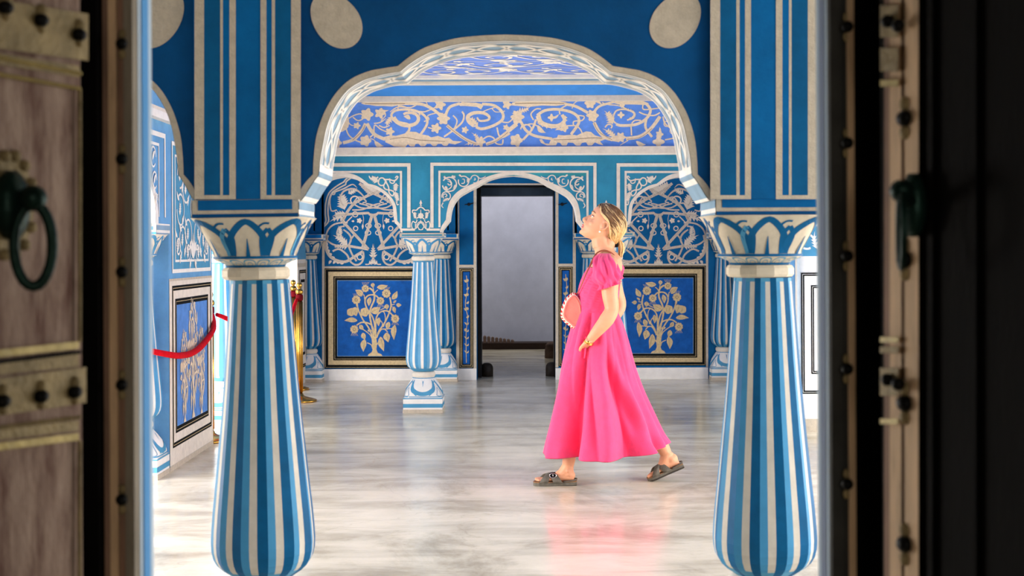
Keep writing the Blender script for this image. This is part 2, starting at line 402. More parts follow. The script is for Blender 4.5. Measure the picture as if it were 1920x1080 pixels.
# ================================================================== COLUMNS
# measured heights (m): the same turned and painted column everywhere
def superr(th,n): return 1.0/((abs(math.cos(th))**n+abs(math.sin(th))**n)**(1.0/n))
CAPZ=[(1.338,.088,2.2),(1.350,.100,2.2),(1.360,.124,2.3),(1.366,.133,2.4),(1.372,.129,2.5),(1.386,.131,2.6),(1.404,.139,2.9),(1.425,.148,3.2),(1.447,.157,3.7),(1.470,.168,4.4),(1.488,.179,5.2),(1.494,.184,6)]
def interp(tab,z):
    for a,c in zip(tab,tab[1:]):
        if z<=c[0]:
            f=max(0,(z-a[0])/(c[0]-a[0])); return tuple(a[i]+(c[i]-a[i])*f for i in range(1,len(a)))
    return tab[-1][1:]
def capM(off,rs):
    def M(a,z):
        th=a/.15-math.pi/2; R,n=interp(CAPZ,z); r=R*rs*superr(th,n)+off; return Vector((r*math.cos(th),r*math.sin(th),z))
    return M
BASEZ=[(.127,.172,6),(.150,.172,5.5),(.18,.166,4.5),(.215,.152,3.6),(.25,.130,3),(.275,.112,2.5),(.293,.098,2.2),(.300,.090,2)]
def baseM(off,rs):
    def M(a,z):
        th=a/.15-math.pi/2; R,n=interp(BASEZ,z); r=R*rs*superr(th,n)+off; return Vector((r*math.cos(th),r*math.sin(th),z))
    return M
SHAFT=[(1.297,.093),(1.28,.0945),(1.15,.104),(1.05,.111),(.95,.119),(.85,.128),(.75,.138),(.65,.148),(.56,.1575),(.50,.1625),(.46,.1645),(.43,.163),(.405,.157),(.385,.146),(.368,.128),(.355,.108),(.345,.094)]
def col_meshes(rs):
    out={}
    # plinth
    b=MB(); h=.178*rs; b.box(-h,h,-h,h,.03,.127,WHITE); b.box(-h-.004,h+.004,-h-.004,h+.004,.0,.03,STONE)
    for s in range(4):
        R=Matrix.Rotation(s*math.pi/2,3,'Z'); M=lambda x,z,R=R:R@Vector((x,-h-.0015,z))
        rect(b,M,-h,.045,h,.078,MIDB); rect(b,M,-h,.118,h,.127,MIDB)
    out['plinth']=b
    # cushion
    b=MB(); N=48; Mb=baseM(0,rs); Mo=baseM(.0015,rs)
    circ=2*math.pi*.15
    b.grid([[Mb(circ*j/N,z[0]) for j in range(N)] for z in BASEZ],WHITE,True,True)
    q=circ/4
    for k in range(4):
        c=k*q
        ribbon(b,Mo,[(c-.105,.275),(c-.085,.205),(c-.05,.172),(c,.160),(c+.05,.172),(c+.085,.205),(c+.105,.275)],.034,MIDB,4,(.3,.3))
        fill(b,Mo,[(c-.03,.285),(c,.262),(c+.03,.285),(c+.008,.27),(c,.215),(c-.008,.27)],MIDB)
        ribbon(b,Mo,[(c+q/2-.07,.145),(c+q/2-.045,.175),(c+q/2-.02,.235),(c+q/2,.262),(c+q/2+.02,.235),(c+q/2+.045,.175),(c+q/2+.07,.145)],.007,MIDB,4)
        ribbon(b,Mo,[(c+q/2-.02,.15),(c+q/2-.012,.18),(c+q/2,.215),(c+q/2+.012,.18),(c+q/2+.02,.15),(c+q/2,.142),(c+q/2-.02,.15)],.005,SLATE,4)
    ribbon(b,Mo,[(circ*j/40,.136) for j in range(41)],.008,MIDB,1,smoothc=False)
    ribbon(b,Mo,[(circ*j/40,.290) for j in range(41)],.006,MIDB,1,smoothc=False)
    out['cushion']=b
    b=MB(); b.lathe((0,0,0),[(.088*rs,.293),(.100*rs,.298),(.107*rs,.310),(.107*rs,.328),(.100*rs,.338),(.085*rs,.345)],CREAM,36); out['lower_ring']=b
    # shaft : 12 flat facets, each painted light | white | dark
    b=MB(); half=math.pi/12
    def ptf(k,f,z):
        r=interp([(zz,rr) for zz,rr in SHAFT[::-1]],z)[0]*rs
        a0=-math.pi/2+k*2*half-half; a1=a0+2*half; ro=r*1.012
        p=Vector((ro*math.cos(a0),ro*math.sin(a0),z)).lerp(Vector((ro*math.cos(a1),ro*math.sin(a1),z)),f); return p
    zs=[z for z,_ in SHAFT]
    zt,zb=zs[0]-.012,.375
    zz=[zs[0],zt]+[z for z in zs if zb<z<zt]+[zb]+[z for z in zs if z<zb]
    for k in range(12):
        for i in range(len(zz)-1):
            for f0,f1,mt in ((0,.30,LIGHTB),(.30,.60,STRIPE),(.60,1,DARKB)):
                m=mt
                if i==0 or zz[i]<=zb: m=MIDB if f0<.5 else DARKB
                b.face([ptf(k,f0,zz[i]),ptf(k,f1,zz[i]),ptf(k,f1,zz[i+1]),ptf(k,f0,zz[i+1])],m)
    # small painted petals under the belly
    out['shaft']=b
    b=MB(); rr=.107*rs
    prof=[(.090*rs,1.297),(.101*rs,1.300),(rr,1.308),(rr,1.327),(.101*rs,1.336),(.086*rs,1.340)]
    rows=[[Vector((r*1.012*math.cos(-math.pi/2-half+j*2*half),r*1.012*math.sin(-math.pi/2-half+j*2*half),z)) for j in range(12)] for r,z in prof]
    b.grid(rows,CAPC,False,True,True); out['neck_ring']=b
    # capital
    b=MB(); N=64; Mb=capM(0,rs); Mo=capM(.0015,rs); Mq=capM(.0025,rs)
    b.grid([[Mb(circ*j/N,z[0]) for j in range(N)] for z in CAPZ],CAPC,True,True,True)
    e=circ/8; zt=1.489
    for k in range(8):
        c=k*e
        ribbon(b,Mo,[(c-.058,1.374),(c-.058,1.400),(c-.050,1.428),(c-.030,1.458),(c,1.480),(c+.030,1.458),(c+.050,1.428),(c+.058,1.400),(c+.058,1.374)],.018,DARKB,4)
        fill(b,Mo,[(c-.008,1.372),(c-.001,1.428),(c+.001,1.428),(c+.008,1.372)],DARKB)
        h=c+e/2
        ribbon(b,Mo,[(h-.010,1.374),(h-.015,1.410),(h-.014,1.435),(h,1.458)],.012,MIDB if k%2 else DARKB,4)
        ribbon(b,Mo,[(h+.010,1.374),(h+.015,1.410),(h+.014,1.435),(h,1.458)],.012,DARKB,4)
        ribbon(b,Mo,[(h-.026,1.462),(h-.012,1.474),(h+.002,1.474)],.006,DARKB,4)
        for j in (0,1):
            cc=c+j*e/2
            ribbon(b,Mo,[(cc-.026,1.343),(cc-.024,1.353),(cc-.012,1.360),(cc+.012,1.360),(cc+.024,1.353),(cc+.026,1.343)],.0035,MIDB,3)
            ribbon(b,Mo,[(cc-.012,1.343),(cc-.008,1.352),(cc+.008,1.352),(cc+.012,1.343)],.003,SLATE,3)
    ribbon(b,Mq,[(circ*j/64,1.369) for j in range(65)],.008,DARKB,1,smoothc=False)
    ribbon(b,Mq,[(circ*j/64,1.341) for j in range(65)],.006,DARKB,1,smoothc=False)
    out['capital']=b
    return out
LIB={}
def column(loc,label,rs=1.0,group=None,name='striped_column',lean=0.0,clip=None,abac=True):
    t=empty(name,loc,label,'column',group)
    if rs not in LIB:
        LIB[rs]={k:v.build(k,t,fix=False) for k,v in col_meshes(rs).items()}
        if rs in (.94,.95):  # columns in stronger light get brighter copies of the same paint
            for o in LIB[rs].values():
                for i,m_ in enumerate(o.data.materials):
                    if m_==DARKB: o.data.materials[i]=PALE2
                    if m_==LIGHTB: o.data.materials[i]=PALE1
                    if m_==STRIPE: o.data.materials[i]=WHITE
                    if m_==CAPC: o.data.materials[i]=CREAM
    else:
        for k,o in LIB[rs].items():
            c=o.copy(); COL.objects.link(c); c.parent=t
    t.rotation_euler=(0,lean,0)
    return t
def abacus(parent,w,d,zb,zt,side=True,c1=None,c2=None):
    c1=c1 or BLUE; c2=c2 or NAVY
    b=MB(); b.box(-w,w,-d,d,zb,zt,STONE)
    for s in range(4):
        R=Matrix.Rotation(s*math.pi/2,3,'Z'); hw,hd=(w,d) if s%2==0 else (d,w)
        M=lambda x,z,R=R,hd=hd:R@Vector((x,-hd-.0015,z)); H=zt-zb
        if s%2==0:
            rect(b,M,-hw+.018,zb+H*.41,hw-.018,zb+H*.97 if c1 is BLUE else zb+H*.72,c1); rect(b,M,-hw,zb,hw,zb+H*.20,c2)
        else:
            rect(b,M,-hw,zb,hw,zt,WHITE); M2=lambda x,z,R=R,hd=hd:R@Vector((x,-hd-.003,z)); rect(b,M2,-hw,zb+H*.4,hw,zb+H*.85,SLATE); rect(b,M2,-hw,zb,hw,zb+H*.14,SLATE)
    return b.build('abacus',parent)
XL=(489-PX)*4.60/F; XR=(1422.5-PX)*4.60/F
tl=column((XL+.0,4.58,0),'large striped blue and white column with the darker left side, standing beside the red rope',1.0,'large columns of the near arcade',lean=-.009)
zf=P(470,374,YA0)[2]
pw=(564-PC_L)/2*YA0/F
abacus(tl,pw-.001,.172,1.494,zf)
tl.children[-1].location=(0.012-.000,0,0)
tr=column((XR,4.58,0),'large striped blue and white column standing behind the woman, next to the dark door leaf',1.0,'large columns of the near arcade')
abacus(tr,pw-.001,.172,1.494,zf); tr.children[-1].location=(.011,0,0)

# ================================================================== MIDDLE ARCADE
YB0,YB1=12.15,12.45
m_in=lobes([[(828,436),(829,432)],[(829,432),(835,424),(843,414)],[(843,414),(844,404),(848,387),(859,370.5),(873,361),(889,352.5),(898,348)],[(898,348),(915,338),(938,331),(964,328)]],4)
m_out=lobes([[(825,436),(825,432)],[(825,432),(828,424),(836,412)],[(836,412),(838,396),(843,378),(853,364),(866,354),(883,346),(893,342.5)],[(893,342.5),(912,332),(936,325),(964,322)]],4)
g_in=lobes([[(752,436),(751,432)],[(751,432),(747,425),(740,418)],[(740,418),(738,406),(735.8,385.6),(727.6,371),(713,359),(697,351),(685,347)],[(685,347),(668.5,337),(655,332.5),(640,330)]],4)
g_out=lobes([[(755,436),(754,430)],[(754,430),(750,420),(745,414)],[(745,414),(744,398),(740,379.5),(725.6,361),(709,350),(700,346.5),(691,344.5)],[(691,344.5),(672.6,331),(657,325.5),(640,324)]],4)
mc_in=mirror(m_in,962.5); mc_out=mirror(m_out,962.5)
GL=640.0; GR=1282.0
ml_in=mirror(g_in,GL)[::-1]; ml_out=mirror(g_out,GL)[::-1]
mr_in=[Vector((GR-GL+p[0],p[1])) for p in ml_in]; mr_out=[Vector((GR-GL+p[0],p[1])) for p in ml_out]
BM=planeY(YB0,.002); BM2=planeY(YB0,.004)
ztopB=P(960,289,YB0)[2]
def scroll_spandrel_side(mb,M,flip=False):
    # trace of the left arch's right hand spandrel; crop origin 530,300 scale 4.908
    f=(lambda x,y:M(2*961.0-x,y)) if flip else M
    C=crop(f,530,300,4.908)
    w=15
    ribbon(mb,C,[(795,145),(810,170),(850,175),(880,155)],13,CREAM,taper=(.5,1))
    acanthus(mb,C,880,200,800,165,80,CREAM,3,.1)
    ribbon(mb,C,[(880,215),(890,175),(920,165),(945,190),(935,225),(905,235),(880,215)],12,CREAM)
    ribbon(mb,C,[(930,180),(980,180),(1030,190),(1060,160),(1050,150),(1035,165)],13,CREAM,taper=(1,.5))
    ribbon(mb,C,[(955,190),(930,240),(950,270),(1000,280),(1025,300),(1010,330),(980,300),(975,250),(950,200)],12,CREAM)
    ribbon(mb,C,[(985,170),(990,205),(1015,215),(1030,200),(1015,190)],10,CREAM)
    acanthus(mb,C,1045,210,1040,300,60,CREAM,3,.05); acanthus(mb,C,1035,290,1058,400,60,CREAM,4,-.05)
    ribbon(mb,C,[(1045,380),(1055,412),(1070,405)],9,CREAM,taper=(1,.4))
def scroll_spandrel_mid(mb,M,flip=False):
    f=(lambda x,y:M(2*962.5-x,y)) if flip else M
    C=crop(f,740,290,7.2)
    ring(mb,C,740,400,95,17,CREAM,a0=-150,a1=170); ribbon(mb,C,[(700,330),(740,340),(770,390),(740,410),(715,390)],15,CREAM)
    ribbon(mb,C,[(700,470),(740,460),(770,420),(750,370),(715,355)],13,CREAM,taper=(1,.5))
    acanthus(mb,C,690,330,655,290,50,CREAM,2); acanthus(mb,C,760,300,830,290,55,CREAM,3); acanthus(mb,C,690,420,690,490,55,CREAM,3,-.1); acanthus(mb,C,830,400,800,490,50,CREAM,3,.1)
    ring(mb,C,930,360,70,15,CREAM,a0=-120,a1=200); ribbon(mb,C,[(900,390),(940,380),(940,335),(910,330)],12,CREAM,taper=(1,.5))
    acanthus(mb,C,900,290,860,275,45,CREAM,2); acanthus(mb,C,1000,310,1000,390,60,CREAM,3)
    ring(mb,C,1080,330,52,13,CREAM,a0=180,a1=470); ribbon(mb,C,[(1070,345),(1090,335),(1080,315)],11,CREAM)
    ribbon(mb,C,[(1120,290),(1150,320),(1200,310),(1230,290)],12,CREAM,taper=(1,.4))
    ring(mb,C,695,560,58,14,CREAM,a0=-200,a1=60); ribbon(mb,C,[(660,590),(655,545),(690,530),(705,555),(680,570)],12,CREAM)
    acanthus(mb,C,735,590,640,650,55,CREAM,3,.1); ribbon(mb,C,[(655,650),(635,690),(660,720)],13,CREAM,taper=(1,.4))
def finial(mb,M,dx=0):
    C=crop(lambda x,y:M(x+dx,y),740,290,7.2); c=353
    flower(mb,C,c,655,16,CREAM,4,.2); leaf(mb,C,c,675,c,610,26,CREAM,0); fill(mb,C,[(c-18,690),(c+18,690),(c,665)],CREAM)
    flower(mb,C,c,825,38,CREAM,8,.1); ribbon(mb,C,[(c,880),(c,930)],10,CREAM); ribbon(mb,C,[(c,790),(c,745)],10,CREAM)
    for s in (-1,1):
        X=lambda v:c+s*v
        ribbon(mb,C,[(X(0),705),(X(35),725),(X(60),750),(X(105),750),(X(112),780),(X(95),790)],15,CREAM,taper=(1,.5))
        acanthus(mb,C,X(85),770,X(55),880,65,CREAM,3,-.1*s)
        ribbon(mb,C,[(X(48),880),(X(70),920),(X(105),900),(X(125),950),(X(105),1005),(X(60),990),(X(20),930),(X(-10),900)],13,CREAM)
        ribbon(mb,C,[(X(0),900),(X(35),920),(X(45),960),(X(15),1010),(X(-30),1010)],11,CREAM)
        acanthus(mb,C,X(60),1000,X(60),910,45,CREAM,2,.1*s); leaf(mb,C,X(20),845,X(60),870,18,CREAM)
def mid_decor(mb,opn):
    band(mb,BM,mc_in,mc_out,CREAM)
    for i,o in ((ml_in,ml_out),(mr_in,mr_out)): band(mb,BM,i,o,CREAM)
    # rectangular cream line frames, open at the foot
    def gate(x0,x1,y0,y1,w):
        rect(mb,BM2,x0,y0,x1,y0+w,CREAM); rect(mb,BM2,x0,y0+w,x0+w,y1,CREAM); rect(mb,BM2,x1-w,y0+w,x1,y1,CREAM)
    gate(807,1118.5,305,427,6); gate(822,1103.5,320,426,4)
    rect(mb,BM,826,324,1099.5,330,TEALG); 
    gate(510,770,306,427,6.5); gate(525,754,320.5,426,4); gate(1156,1412,306,427,6.5); gate(1171,1398,320.5,426,4)
    for s,x in ((-1,807),(1,770),(1,1118.5),(-1,1156)):
        rect(mb,BM2,x-(16 if s<0 else 0) if False else x,427,x+s*0+ (0),430,CREAM)
    for c in (789,1137):
        for s in (-1,1):
            x=c+s*36; rect(mb,BM2,min(x,x-s*25),428.5,max(x,x-s*25),432.5,CREAM)
    scroll_spandrel_side(mb,BM2); scroll_spandrel_side(mb,BM2,True); scroll_spandrel_mid(mb,BM2); scroll_spandrel_mid(mb,BM2,True)
    finial(mb,BM2); finial(mb,BM2,347.5)
wm=arch_wall('wall_middle',YB0,YB1,[ml_in,mc_in,mr_in],P(790,437,YB0)[2],-2.62,2.62,ztopB,TEAL,WHITE,mid_decor)
# cream cornice
za=P(960,289,YB0)[2]; zb_=P(960,276,YB0)[2]
wm.box(-2.62,2.62,YB0-.05,YB1,za,zb_,CREAM); wm.box(-2.62,2.62,YB0-.03,YB1,za-.012,za,WHITE); wm.box(-2.62,2.62,YB0+.04,YB1,zb_,3.0,TEAL)
wm.build('wall_middle',kind='structure')
zBc=P(790,437,YB0)[2]
cols=[(793.5,'striped column of the middle arcade with its square white foot in plain view'),(1146,'striped column of the middle arcade hidden behind the woman')]
for px,lab in cols:
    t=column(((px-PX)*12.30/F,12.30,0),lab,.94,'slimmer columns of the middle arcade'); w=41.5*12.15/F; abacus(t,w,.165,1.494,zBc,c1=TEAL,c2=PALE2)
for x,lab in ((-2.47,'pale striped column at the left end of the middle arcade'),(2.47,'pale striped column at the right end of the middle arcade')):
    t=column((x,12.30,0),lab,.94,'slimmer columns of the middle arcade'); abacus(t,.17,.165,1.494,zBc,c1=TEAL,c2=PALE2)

# ================================================================== COVE AND CEILING
ZCEIL=2.78
def cove_yz(v):
    a1=math.radians(72); a=v*a1; return 12.12-.30*(1-math.cos(a))/(1-math.cos(a1)), zb_+(2.625-zb_)*math.sin(a)/math.sin(a1)
CT=[(zp,v) for v in [i/60 for i in range(61)] for zp in [PY-(cove_yz(v)[1]-CZ)*F/cove_yz(v)[0]]]
def coveM(px,py,off=.002):
    dx,dy=unroll(px,py); t=dy+PY
    if t>=CT[0][0]: v=0
    elif t<=CT[-1][0]: v=1
    else:
        for (a,va),(c,vc) in zip(CT,CT[1:]):
            if c<=t<=a: v=va+(vc-va)*(a-t)/(a-c); break
    Y,Z=cove_yz(v); return Vector((dx*Y/F,Y-off,Z-off*v))
W_=2.165
b=MB()
def cove_strip(b,tr,x0,x1,nx=1):
    rows=[[tr(x0+(x1-x0)*i/nx,*cove_yz(k/12)) for i in range(nx+1)] for k in range(13)]
    b.grid(rows,PERI,True)
idt=lambda x,y,z:Vector((x,y,z))
cove_strip(b,idt,-2.3,2.3)
b.box(-2.3,2.3,11.775,11.83,2.62,2.665,CREAM)
b.grid([[Vector((-2.3,11.78,2.665)),Vector((2.3,11.78,2.665))],[Vector((-2.3,11.62,2.738)),Vector((2.3,11.62,2.738))]],SKYB,False)
b.box(-2.3,2.3,11.50,11.64,2.735,2.752,CREAM); b.box(-2.3,2.3,11.48,11.53,2.752,2.775,SLATE); b.box(-2.3,2.3,11.40,11.50,2.765,2.79,WHITE)
# ---- the scrolling frieze (traced strokes)
w=28
CA=crop(coveM,600,160,5.333); 
co2=lambda px,py:coveM(px,py,.0035)
CB=crop(coveM,960,160,5.333); CX=crop(co2,600,160,5.333); CY=crop(co2,960,160,5.333)
S=SPRIG
def rb(C,p,w=13,t=(1,1)): ribbon(b,C,p,w,S,5,t)
# left part
rb(CA,[(230,575),(340,540),(420,450),(455,380)],32); flower(b,CA,470,290,56,S,5,.2); flower(b,CA,170,575,44,S,5,.2)
rb(CA,[(280,330),(258,400),(290,500),(380,560),(450,570)],14); flower(b,CA,455,555,52,S,5,.16)
rb(CA,[(270,340),(340,300),(410,285),(430,330),(380,352),(330,318)],12)
rb(CA,[(470,380),(510,450),(560,500),(650,540)],34)
rb(CA,[(520,440),(540,480),(500,520)],14); rb(CA,[(480,380),(500,440),(540,470)],14)
fill(b,CA,[(640,515),(700,500),(760,505),(850,480),(870,455),(900,462),(960,465),(1010,490),(1080,500),(1110,520),(1180,505),(1250,530),(1290,522),(1330,555),(1425,562),(1350,592),(1290,580),(1270,606),(1235,606),(1215,585),(1180,585),(1160,608),(1130,608),(1105,585),(1070,585),(1050,608),(1010,610),(985,585),(955,588),(945,612),(905,612),(880,590),(850,622),(780,615),(740,612),(700,590),(655,570)],S)
rb(CA,[(880,470),(895,430),(880,390),(800,370),(735,340),(715,290),(760,250),(860,240),(950,252),(1030,290),(1072,345),(1060,410),(1000,500)],24)
ribbon(b,CA,[(735,320),(770,365),(830,395),(900,400),(965,375),(985,320),(940,278),(870,275),(835,290)],lambda f:44-20*f,S)
for a in range(9):
    t=math.radians(120-a*26); flower(b,CA,885+100*math.cos(t),335+68*math.sin(t),15,S,4,.3)
acanthus(b,CA,730,310,660,420,80,S,3,.1); leaf(b,CA,905,335,835,310,44,S)
fill(b,CA,[(410,178),(440,160),(560,165),(700,160),(760,152),(900,165),(960,180),(900,195),(800,195),(720,210),(640,205),(560,205),(500,195),(440,190)],S)
rb(CA,[(900,180),(1030,190),(1140,245),(1240,330)],30); flower(b,CA,1235,330,56,S,6,.2); acanthus(b,CA,1250,390,1180,270,100,S,3)
rb(CA,[(700,265),(780,215),(900,220),(970,190)],12,(.6,1)); rb(CA,[(780,240),(790,200),(860,215)],11)
rb(CA,[(1000,300),(990,260),(1050,262),(1160,215),(1200,180)],12); rb(CA,[(1040,360),(1090,340),(1080,300),(1180,270)],12); rb(CA,[(1080,420),(1120,430),(1200,430)],12)
rb(CA,[(1270,400),(1350,465),(1450,535),(1560,585)],30); flower(b,CA,1600,565,46,S,5,.25); acanthus(b,CA,1600,570,1510,470,60,S,3); acanthus(b,CA,1560,585,1440,600,55,S,2)
rb(CA,[(1660,590),(1760,550),(1870,470),(1970,390)],32); rb(CA,[(1600,560),(1680,510),(1740,530),(1760,580),(1820,590),(1830,540)],14)
rb(CA,[(1240,515),(1330,450),(1420,370),(1440,300),(1420,260)],18); rb(CA,[(1330,300),(1370,350),(1350,420),(1320,450)],14)
rb(CA,[(1260,285),(1300,215),(1400,180)],28); fill(b,CA,[(1380,185),(1420,165),(1560,172),(1640,190),(1610,240),(1570,215),(1450,205),(1400,205)],S)
rb(CA,[(1620,185),(1740,200),(1820,265),(1825,340),(1740,400),(1620,435),(1560,415)],28)
ribbon(b,CA,[(1540,400),(1490,360),(1480,310),(1540,275),(1630,275),(1690,310),(1680,345),(1600,355),(1570,320)],lambda f:46-30*f,S); acanthus(b,CA,1580,420,1470,310,80,S,3)
for x,y,r in ((1200,190,48),(700,462,38),(370,402,30),(600,278,46),(1160,428,44),(1450,445,30),(1860,420,26),(1870,190,40)): flower(b,CA,x,y,r,S,5,.25)
leaf(b,CA,545,560,640,608,46,S); rb(CA,[(500,530),(540,545),(560,570)],9); leaf(b,CA,590,235,690,245,26,S)
rb(CA,[(545,530),(545,400),(610,440),(670,465)],13); rb(CA,[(540,380),(600,370),(660,330)],13,(1,.4)); rb(CA,[(590,400),(640,420),(700,400)],13,(1,.4))
rb(CA,[(280,360),(310,395),(360,405)],9); leaf(b,CA,190,470,280,290,60,S); rb(CA,[(640,250),(655,300),(610,350)],10); rb(CA,[(1080,200),(1060,160)],9)
rb(CA,[(1770,420),(1790,500),(1830,520),(1900,480)],16); rb(CA,[(1800,360),(1880,370),(1930,330)],13); rb(CA,[(1590,280),(1680,240),(1760,215)],10); rb(CA,[(1720,230),(1760,265),(1850,255)],9)
# right part
rb(CB,[(-40,450),(20,400),(70,350)],30); flower(b,CB,55,315,60,S,6,.2); acanthus(b,CB,70,370,10,250,110,S,3); acanthus(b,CB,60,260,190,205,70,S,3)
fill(b,CB,[(0,172),(60,155),(250,150),(440,152),(545,170),(540,190),(440,205),(300,200),(160,215),(60,205),(0,200)],S)
rb(CB,[(530,185),(640,210),(760,275)],28); flower(b,CB,805,300,54,S,6,.2); acanthus(b,CB,815,370,790,250,110,S,4)
rb(CB,[(820,370),(870,460),(940,525),(1060,548)],34); flower(b,CB,1085,520,46,S,6,.2); acanthus(b,CB,1050,560,900,430,90,S,4)
rb(CB,[(1140,532),(1280,510),(1390,430),(1480,310)],34); rb(CB,[(1345,330),(1335,420),(1400,515)],24); flower(b,CB,1465,565,50,S,4,.25); flower(b,CB,1475,490,34,S,5,.2); leaf(b,CB,1470,470,1475,415,22,S); rb(CB,[(1530,545),(1650,522)],14)
rb(CB,[(1510,310),(1530,380),(1600,440),(1640,500)],16); ring(b,CB,1545,385,26,10,S); ring(b,CB,1610,455,30,10,S); flower(b,CB,1590,380,26,S)
rb(CB,[(90,365),(140,450),(230,505),(400,535)],28)
fill(b,CB,[(380,560),(400,530),(450,522),(460,495),(520,500),(600,492),(650,500),(690,480),(740,460),(790,465),(830,500),(900,520),(930,540),(880,560),(915,600),(870,590),(830,570),(800,600),(760,602),(740,570),(700,575),(680,605),(640,603),(610,575),(560,572),(545,602),(500,602),(480,575),(455,572),(440,600),(350,602),(290,575),(272,540),(300,540),(330,580),(370,585)],S)
rb(CB,[(215,345),(190,285),(240,235),(290,235)],14); rb(CB,[(250,300),(330,250),(450,238),(580,262),(655,310),(665,380),(590,490)],28)
ribbon(b,CB,[(260,300),(290,370),(380,405),(470,400),(525,350),(500,292)],lambda f:50-18*f,S)
for a in range(9):
    t=math.radians(150-a*20); flower(b,CB,395+140*math.cos(t),335+80*math.sin(t),16,S,4,.3)
rb(CB,[(240,340),(200,440),(110,545)],22); flower(b,CB,42,550,58,S,5,.16); rb(CB,[(120,400),(200,385),(260,410)],13); leaf(b,CB,255,400,340,475,48,S); ring(b,CB,140,440,48,14,S,1.1,180,420)
flower(b,CB,395,322,30,S,4,.3); leaf(b,CB,400,325,470,285,24,S); rb(CB,[(480,290),(480,240),(560,190)],14); flower(b,CB,520,425,38,S,5,.2); leaf(b,CB,505,440,430,450,28,S); rb(CB,[(545,405),(640,405),(690,450),(705,500)],13); rb(CB,[(655,300),(720,310),(700,350),(620,360),(615,400)],13)
rb(CB,[(820,265),(880,205),(1020,165)],24); fill(b,CB,[(1000,170),(1040,150),(1180,140),(1300,150),(1370,180),(1340,195),(1200,190),(1060,190)],S)
rb(CB,[(1340,178),(1385,250),(1340,335),(1240,390),(1100,402),(1040,388)],28); acanthus(b,CB,1010,390,920,250,100,S,4); rb(CB,[(1040,380),(1010,340),(1040,255),(1130,238),(1220,275),(1212,325),(1150,345)],16)
for a in range(8):
    t=math.radians(-70+a*18); flower(b,CB,1130+95*math.cos(t),290+50*math.sin(t),12,S,4,.3)
flower(b,CB,1090,295,28,S,4,.3); flower(b,CB,780,175,50,S,6,.15); leaf(b,CB,900,190,790,160,24,S); rb(CB,[(1190,400),(1195,500)],14); rb(CB,[(1160,550),(1080,600)],12,(1,.5)); leaf(b,CB,1240,560,1340,592,44,S); rb(CB,[(1270,265),(1330,290),(1420,300),(1480,270)],14); rb(CB,[(1310,190),(1320,240),(1470,225)],13); rb(CB,[(1195,380),(1230,350),(1290,350)],13)
rb(CB,[(600,230),(620,180),(660,150)],10); rb(CB,[(900,170),(960,190),(1060,200),(1150,235)],11); flower(b,CB,1100,195,26,S); rb(CB,[(930,420),(960,390),(1000,400),(990,430)],14)
# thin umber lines inside the biggest leaves
for C,p in ((CX,[(700,540),(850,520),(1000,548),(1250,560)]),(CX,[(450,180),(600,182),(850,180)]),(CX,[(1270,405),(1450,540),(1560,590)]),(CY,[(420,545),(600,540),(800,525),(900,530)]),(CY,[(30,180),(250,176),(520,180)]),(CX,[(450,395),(420,460),(330,545)]),(CY,[(1150,540),(1290,515),(1400,430)]),(CY,[(820,375),(870,465),(1000,545)]),(CX,[(1670,592),(1770,552),(1880,470)])):
    ribbon(b,C,p,4,UMBER)
# side coves along the left and right walls
for sx in (-1,1):
    tr=lambda x,y,z,sx=sx:Vector((sx*(W_+.02-(12.12-y)),x,z))
    rows=[[tr(x,*cove_yz(k/12)) for x in (4.74,12.12)] for k in range(13)]
    b.grid(rows,PERI,True)
    for i in range(14):
        y0=4.9+i*.52
        M=lambda s,v,y0=y0,tr=tr:tr(y0+s,cove_yz(v)[0]-.004,cove_yz(v)[1]-.003)
        ribbon(b,M,[(0,.1),(.10,.5),(.25,.75),(.40,.5),(.32,.25),(.2,.35),(.26,.55)],.035,S); leaf(b,M,.40,.1,.52,.45,.13,S); leaf(b,M,.05,.85,.30,.92,.12,S); leaf(b,M,.1,.05,.35,.12,.10,S); leaf(b,M,-.02,.22,.50,.20,.40,S,.05); acanthus(b,M,.02,.25,.48,.6,.30,S,4); acanthus(b,M,.25,.3,.05,.85,.30,S,4)
b.build('trim_2',kind='structure')

b=MB(); b.box(-4.6,4.6,4.74,15.6,ZCEIL+.01,3.1,LAV)
CeM=lambda x,y:Vector((x,y,ZCEIL+.007))
rr=random.Random(3)
for i in range(11):
    for j in range(5):
        x0=-2.0+i*.36+rr.uniform(-.04,.04); y0=9.55+j*.40+rr.uniform(-.05,.05); s=rr.choice((-1,1)); q=rr.uniform(.8,1.15)
        ribbon(b,CeM,[(x0+s*p*q,y0+r*q) for p,r in ((-.18,-.12),(-.05,.08),(.10,.10),(.15,-.02),(.06,-.10),(-.02,-.03),(.03,.03))],.026,WHITE)
        leaf(b,CeM,x0,y0+.12,x0+s*.2,y0+.2,.09,WHITE,.1); acanthus(b,CeM,x0-.1*s,y0-.15,x0-.25*s,y0+.02,.12,WHITE,3)
        flower(b,CeM,x0+.12*s,y0-.17,.035,WHITE,5,.2); ribbon(b,CeM,[(x0-.2,y0+.18),(x0,y0+.22),(x0+.2,y0+.12)],.014,WHITE)
rect(b,CeM,-2.2,11.42,2.2,11.5,WHITE)
b.build('ceiling',kind='structure')
b=MB(); b.box(-3.4,3.4,2.3,4.42,3.0,3.1,CREAM); b.box(-3.4,-3.3,2.37,4.42,0,3.0,CREAM); b.build('ceiling',kind='structure')  # also an unseen left wall, added to block sky and bounce light

